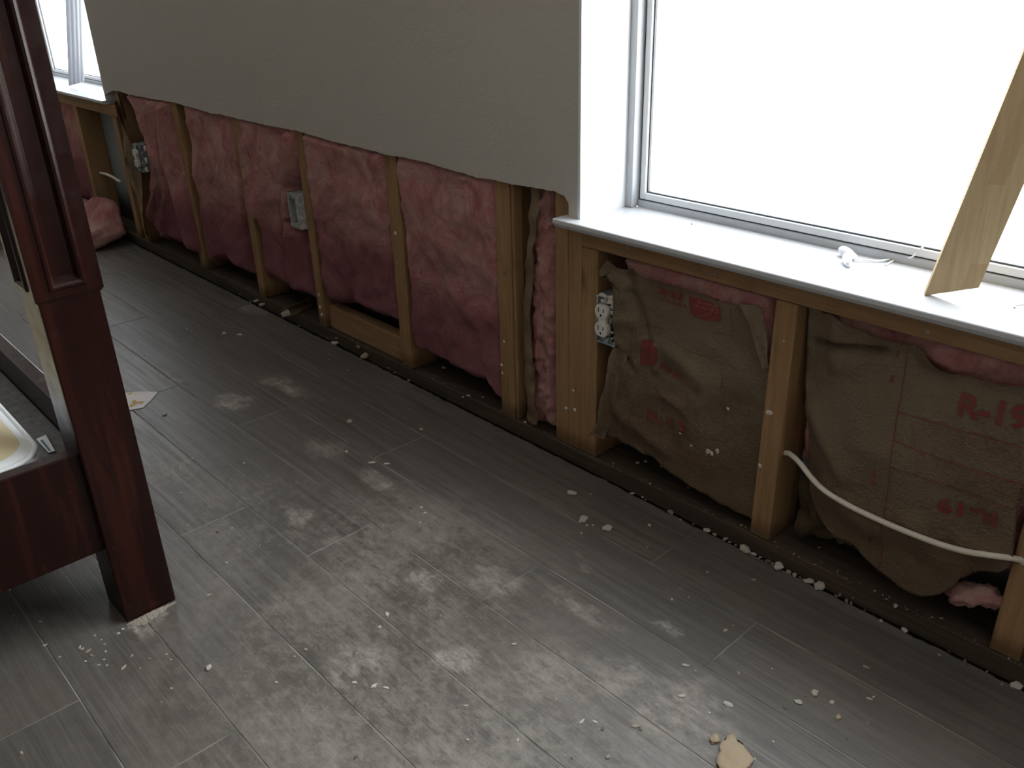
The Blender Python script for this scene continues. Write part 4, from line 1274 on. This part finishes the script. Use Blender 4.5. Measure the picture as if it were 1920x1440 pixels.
tg = slip([(68, 823), (86, 815), (103, 845), (91, 848)], 0.2765, 0.0015, 'care_tag', M['piping'], mt_o)
slip([(75, 826), (80, 824), (96, 845), (92, 846)], 0.2770, 0.0004, 'tag_print', M['bluetag'], tg)

# cardboard behind the bed
bm = boxes((-4.95, -4.02, 0.842, 1.00, 0.001, 0.30, 0.004))
tag(obj('cardboard_box', bm, M['card'], loc=(-4.5, 0.92, 0)), 'tan cardboard box on the floor behind the bed post', 'box')

# ------------------------------------------------------------------ litter on the floor
bm = bmesh.new()
pp = [fl(a, b, 0.002) for a, b in ((226, 737), (262, 734), (296, 735), (283, 750), (268, 764), (246, 768), (236, 769))]
prism(bm, pp, Vector((0, 0, -0.001)))
sc_ = tag(obj('paper_scrap', bm, M['paper'], loc=tuple(pp[0])), 'torn white paper scrap with ochre print on the floor beside the bed post', 'paper')
for q in ([(247, 752), (254, 750), (258, 756), (250, 761)], [(256, 753), (268, 752), (270, 755), (260, 757)], [(244, 758), (249, 757), (248, 763), (243, 763)], [(240, 738), (247, 735), (248, 737), (241, 740)]):
    bm = bmesh.new()
    bm.faces.new([bm.verts.new(fl(a, b, 0.0028)) for a, b in q])
    obj('print', bm, M['gold'], sc_)

bm = bmesh.new(); rows = []
A_, B_ = fl(238, 1172, 0), fl(330, 1129, 0)
for i in range(41):
    u = i / 40; p = A_.lerp(B_, u); row = []
    wd = 0.020 * (0.15 + 0.85 * sstep(0, 0.25, u) * (1 - sstep(0.3, 1.0, u))) * (1 + 0.6 * fb((u * 3, 5, 0), 3, 4))
    for k_ in range(7):
        q = k_ / 6
        row.append(bm.verts.new((p.x - 0.001 + max(0.002, wd) * q + 0.0015 * fb((u * 9, q * 4, 1), 3), p.y, 0.0003 + 0.0045 * (1 - q) ** 1.5 * (0.7 + 0.6 * fb((u * 8, q * 2, 7), 2)) * math.sin(math.pi * (0.05 + 0.9 * u)))))
    rows.append(row)
for a, b in zip(rows, rows[1:]):
    for k_ in range(6): bm.faces.new((a[k_], a[k_ + 1], b[k_ + 1], b[k_]))
ex = bmesh.ops.solidify(bm, geom=bm.faces[:], thickness=0.0003)
tag(obj('plaster_dust', bm, M['plaster'], loc=tuple(A_)), 'ridge of white plaster dust along the foot of the bed post', 'dust', kind='stuff')

variants = []
for k_ in range(6):
    bm = bmesh.new(); bmesh.ops.create_icosphere(bm, subdivisions=3, radius=1.0)
    sd = k_ * 5.3
    for v in bm.verts:
        c = v.co.copy()
        f = 1 + 0.55 * fb(c + Vector((sd, 0, 0)), 1.0, 3) + 0.16 * fb(c + Vector((0, sd, 0)), 3.5, 3)
        v.co = Vector((c.x * f, c.y * 0.8 * f, max(-0.35, c.z * 0.62 * f)))
    me = bpy.data.meshes.new('plaster_chunk'); bm.to_mesh(me); bm.free()
    for p in me.polygons: p.use_smooth = True
    variants.append(me)
dull = []
for me in variants:
    me.materials.append(M['plaster'])
    d_ = me.copy(); d_.materials.clear(); d_.materials.append(M['dullplaster']); dull.append(d_)


def chunk(px, py, size, label, group=None, z=0.0, name='plaster_chunk', mat=None, stretch=1.0, flat=1.0):
    me = random.choice(dull if mat == 'dull' else variants)
    if mat and mat != 'dull': me = me.copy(); me.materials.clear(); me.materials.append(mat)
    o = bpy.data.objects.new(name, me); C.objects.link(o)
    p = fl(px, py, z)
    if z < 0.03 and p.y > 1.236:          # on the grit between tile edge and plate, or on the plate
        q = fl(px, py, 0.0355)
        if q.y > 1.255: p, z = q, 0.0355
        else: p = wl(px, py, 1.240); z = max(0.0, p.z - 0.004)
    dist = (p - CAM).length
    s = 0.42 * size * dist / FPX
    o.scale = (s * stretch, s, s * flat); o.rotation_euler = (0, 0, random.uniform(0, 6.28))
    o.location = (p.x, p.y, z + 0.33 * s * flat)
    return tag(o, label, 'plaster chunk', group)


BIG = [(308, 777, 11, 'white plaster stub lying near the paper scrap by the bed'), (537, 588, 24, 'biggest yellowish plaster lump on the tile edge below the empty grey box'),
       (480, 563, 11, 'left one of two white plaster bits at the far tile edge'), (492, 570, 12, 'right one of two white plaster bits at the far tile edge'),
       (628, 642, 13, 'white plaster bit on the tile edge below the blocking board, left end'), (684, 666, 19, 'tan plaster lump on the tile edge below the blocking board'),
       (1072, 926, 17, 'cream plaster bit on the tiles in front of the paired studs'), (1093, 976, 21, 'cream plaster flake, left of two side by side on the dark tiles'),
       (1139, 992, 21, 'cream plaster flake, right of two side by side on the dark tiles'), (1325, 995, 14, 'square white plaster bit at the tile edge under the first kraft batt'),
       (1397, 1029, 24, 'rounded cream plaster lump in the gap below the middle stud'), (1461, 1060, 24, 'long cream plaster lump in the gap right of the middle stud'),
       (1515, 1093, 18, 'smaller one of the two touching cream lumps below the cable'), (1537, 1097, 23, 'larger one of the two touching cream lumps below the cable'),
       (1906, 1287, 20, 'pale plaster lump at the tile edge in the far right corner'), (1527, 1300, 15, 'flat pale flake on the dark tiles at lower right, upper of two'),
       (1496, 1317, 13, 'flat pale flake on the dark tiles at lower right, lower of two'), (1572, 1346, 12, 'round tan pebble of plaster on the dark tiles at lower right'),
       (1340, 1388, 22, 'tan plaster smear lump near the bottom edge, smaller one'), (391, 1253, 13, 'lone pale crumb on the tiles right of the bed post foot'),
       (1696, 1183, 13, 'pinkish plaster bit on the tile edge below the cable'), (1680, 1133, 9, 'tiny white bit in the dark gap below the R-19 paper')]
for x, y, s, lb_ in BIG:
    chunk(x, y, s, lb_, stretch=1.15, flat=0.8, mat=M['tanplaster'] if 'tan ' in lb_ else None, z=-0.006 if 'gap' in lb_ else 0.0)
chunk(1376, 1424, 74, 'largest tan plaster patch on the tiles at the bottom edge', mat=M['tanplaster'], stretch=1.3, flat=0.35)

G1 = 'plaster crumbs on the tile edge'
EDGE = [(613, 632, 9), (630, 632, 10), (671, 643, 9), (672, 649, 11), (728, 688, 7), (740, 697, 8), (766, 712, 10), (1258, 964, 14), (1276, 975, 8), (1340, 1003, 9), (1360, 1008, 13), (1368, 1016, 10), (1380, 1020, 9),
        (1413, 1040, 12), (1425, 1046, 10), (1440, 1050, 14), (1449, 1055, 11), (1478, 1073, 14), (1490, 1078, 11), (1500, 1085, 9), (1575, 1112, 8), (1588, 1124, 8), (1596, 1132, 8), (1622, 1142, 9), (1637, 1156, 8), (1652, 1165, 9), (1600, 1118, 6), (1568, 1118, 7),
        (1186, 923, 10), (1205, 930, 7), (1300, 985, 7), (450, 550, 6), (470, 566, 5), (560, 610, 6), (590, 620, 6), (700, 678, 7), (1210, 938, 6), (1810, 1235, 8), (1780, 1218, 6), (1850, 1262, 7)]
for x, y, s in EDGE: chunk(x, y, s * random.uniform(0.6, 1.0), 'small plaster crumb among the rubble along the tile edge at the wall foot', G1, name='plaster_crumb', flat=0.8, mat='dull', stretch=random.uniform(0.8, 1.6))
G2 = 'plaster crumbs on the open floor'
OPEN = [(1108, 927, 8), (1100, 985, 5), (1112, 985, 5), (1090, 1000, 5), (1218, 985, 8), (1214, 1026, 4), (1275, 1104, 5), (1260, 1124, 5), (1413, 1087, 5), (1326, 1073, 4), (1291, 1120, 3), (1624, 1251, 8), (1560, 1317, 9), (1512, 1305, 6), (1472, 1329, 6), (1630, 1310, 7), (1638, 1307, 5),
        (1588, 1386, 5), (1495, 1274, 4), (1448, 1254, 4), (1512, 1252, 4), (1761, 1228, 4), (1627, 1355, 4), (1450, 1390, 4), (1415, 1423, 5), (1130, 1367, 9), (1116, 1354, 7), (1091, 1353, 8), (1192, 1362, 12), (1201, 1368, 8), (1140, 1420, 11), (1365, 1321, 14), (1330, 1337, 6),
        (1278, 1305, 10), (1360, 1182, 8), (1375, 1173, 5), (1385, 1262, 6), (1304, 1258, 6), (1285, 1248, 9), (1292, 1300, 5), (964, 1208, 8), (1043, 1311, 5), (971, 1388, 6), (1087, 1294, 5), (1072, 1422, 5), (770, 952, 6), (790, 952, 8), (797, 962, 9), (788, 980, 7), (712, 970, 4),
        (726, 1152, 10), (712, 1176, 8), (724, 1290, 8), (701, 1286, 8), (665, 1280, 8), (703, 1288, 7), (874, 1323, 5), (876, 1387, 7), (667, 1420, 7), (573, 1218, 8), (516, 1153, 6), (552, 1231, 5), (518, 1280, 6), (408, 998, 5), (435, 990, 5), (427, 1022, 5), (487, 1022, 4), (425, 1055, 4),
        (360, 860, 4), (420, 875, 5), (458, 868, 5), (340, 924, 4), (352, 985, 4), (392, 1115, 5), (650, 847, 7), (697, 868, 10), (655, 790, 13), (725, 870, 7), (790, 805, 6), (645, 700, 4), (652, 694, 5), (618, 663, 4), (616, 674, 3), (621, 695, 4), (420, 625, 9), (450, 628, 9), (270, 668, 4), (350, 617, 4),
        (150, 1214, 6), (154, 1217, 5), (165, 1221, 7), (172, 1230, 7), (196, 1208, 5), (198, 1222, 5), (222, 1188, 7), (178, 1192, 5), (112, 1232, 5), (84, 1210, 5), (101, 1182, 4), (24, 1155, 5), (40, 1180, 4), (75, 1166, 5), (247, 1230, 6), (232, 1252, 7), (200, 1248, 6), (185, 1247, 5), (258, 1202, 5),
        (312, 1227, 5), (320, 1237, 4), (280, 1235, 4), (321, 1291, 5), (262, 1253, 4), (195, 1237, 4), (303, 1316, 4), (40, 1412, 6), (18, 1106, 6), (230, 1180, 6), (210, 1196, 4), (190, 1200, 4), (160, 1240, 4), (140, 1246, 4), (246, 1178, 4)]
for x, y, s in OPEN: chunk(x, y, s, 'tiny plaster crumb scattered on the open grey floor tiles', G2, name='plaster_crumb', flat=0.6, mat='dull' if random.random() < 0.45 else None, stretch=random.uniform(0.8, 1.8))
G3 = 'plaster crumbs on the bottom plate'
for x, y, s in ((800, 682, 5), (832, 690, 9), (878, 742, 8), (868, 745, 5), (905, 745, 5), (985, 792, 6), (1000, 795, 7), (1195, 868, 9), (1210, 866, 8), (1240, 875, 5), (1150, 868, 4), (1290, 915, 4), (1380, 960, 4), (1390, 985, 5), (1536, 1027, 5), (1640, 1108, 5)):
    chunk(x, y, s, 'plaster crumb on the dark bottom plate between the studs', G3, z=0.0355, name='plaster_crumb', flat=0.7)

# fine rubble filling the slot between tiles and plate
bm = bmesh.new(); rg = random.Random(11)
for k_ in range(2600):
    x = rg.uniform(-3.8, 0.1); y = rg.gauss(1.243, 0.010)
    dens = 0.25 + 0.75 * sstep(-1.0, -0.5, x)
    if rg.random() > dens: continue
    zz_ = 0.0 if y < 1.234 else (-0.012 if y < 1.246 else 0.035)
    s = rg.uniform(0.0008, 0.0038) * (1.2 if rg.random() < 0.1 else 0.8)
    vs = [bm.verts.new(Vector((x, y, zz_ + s * 0.5)) + Vector((rg.uniform(-1, 1), rg.uniform(-1, 1), rg.uniform(-0.5, 0.7))) * s) for _ in range(5)]
    try: bmesh.ops.convex_hull(bm, input=vs)
    except Exception: pass
M['rubble'] = new_mat('grey_rubble', (0.2, 0.175, 0.15), 0.95, 0.1)
t = NT(M['rubble']); t.base(t.ramp(t.noise(scale=150, detail=1), [(0.4, (0.06, 0.05, 0.042)), (0.6, (0.22, 0.19, 0.16)), (0.72, (0.42, 0.37, 0.31))]))
tag(obj('fine_rubble', bm, M['rubble']), 'fine grit and plaster rubble strewn along the gap at the wall foot', 'rubble', kind='stuff')
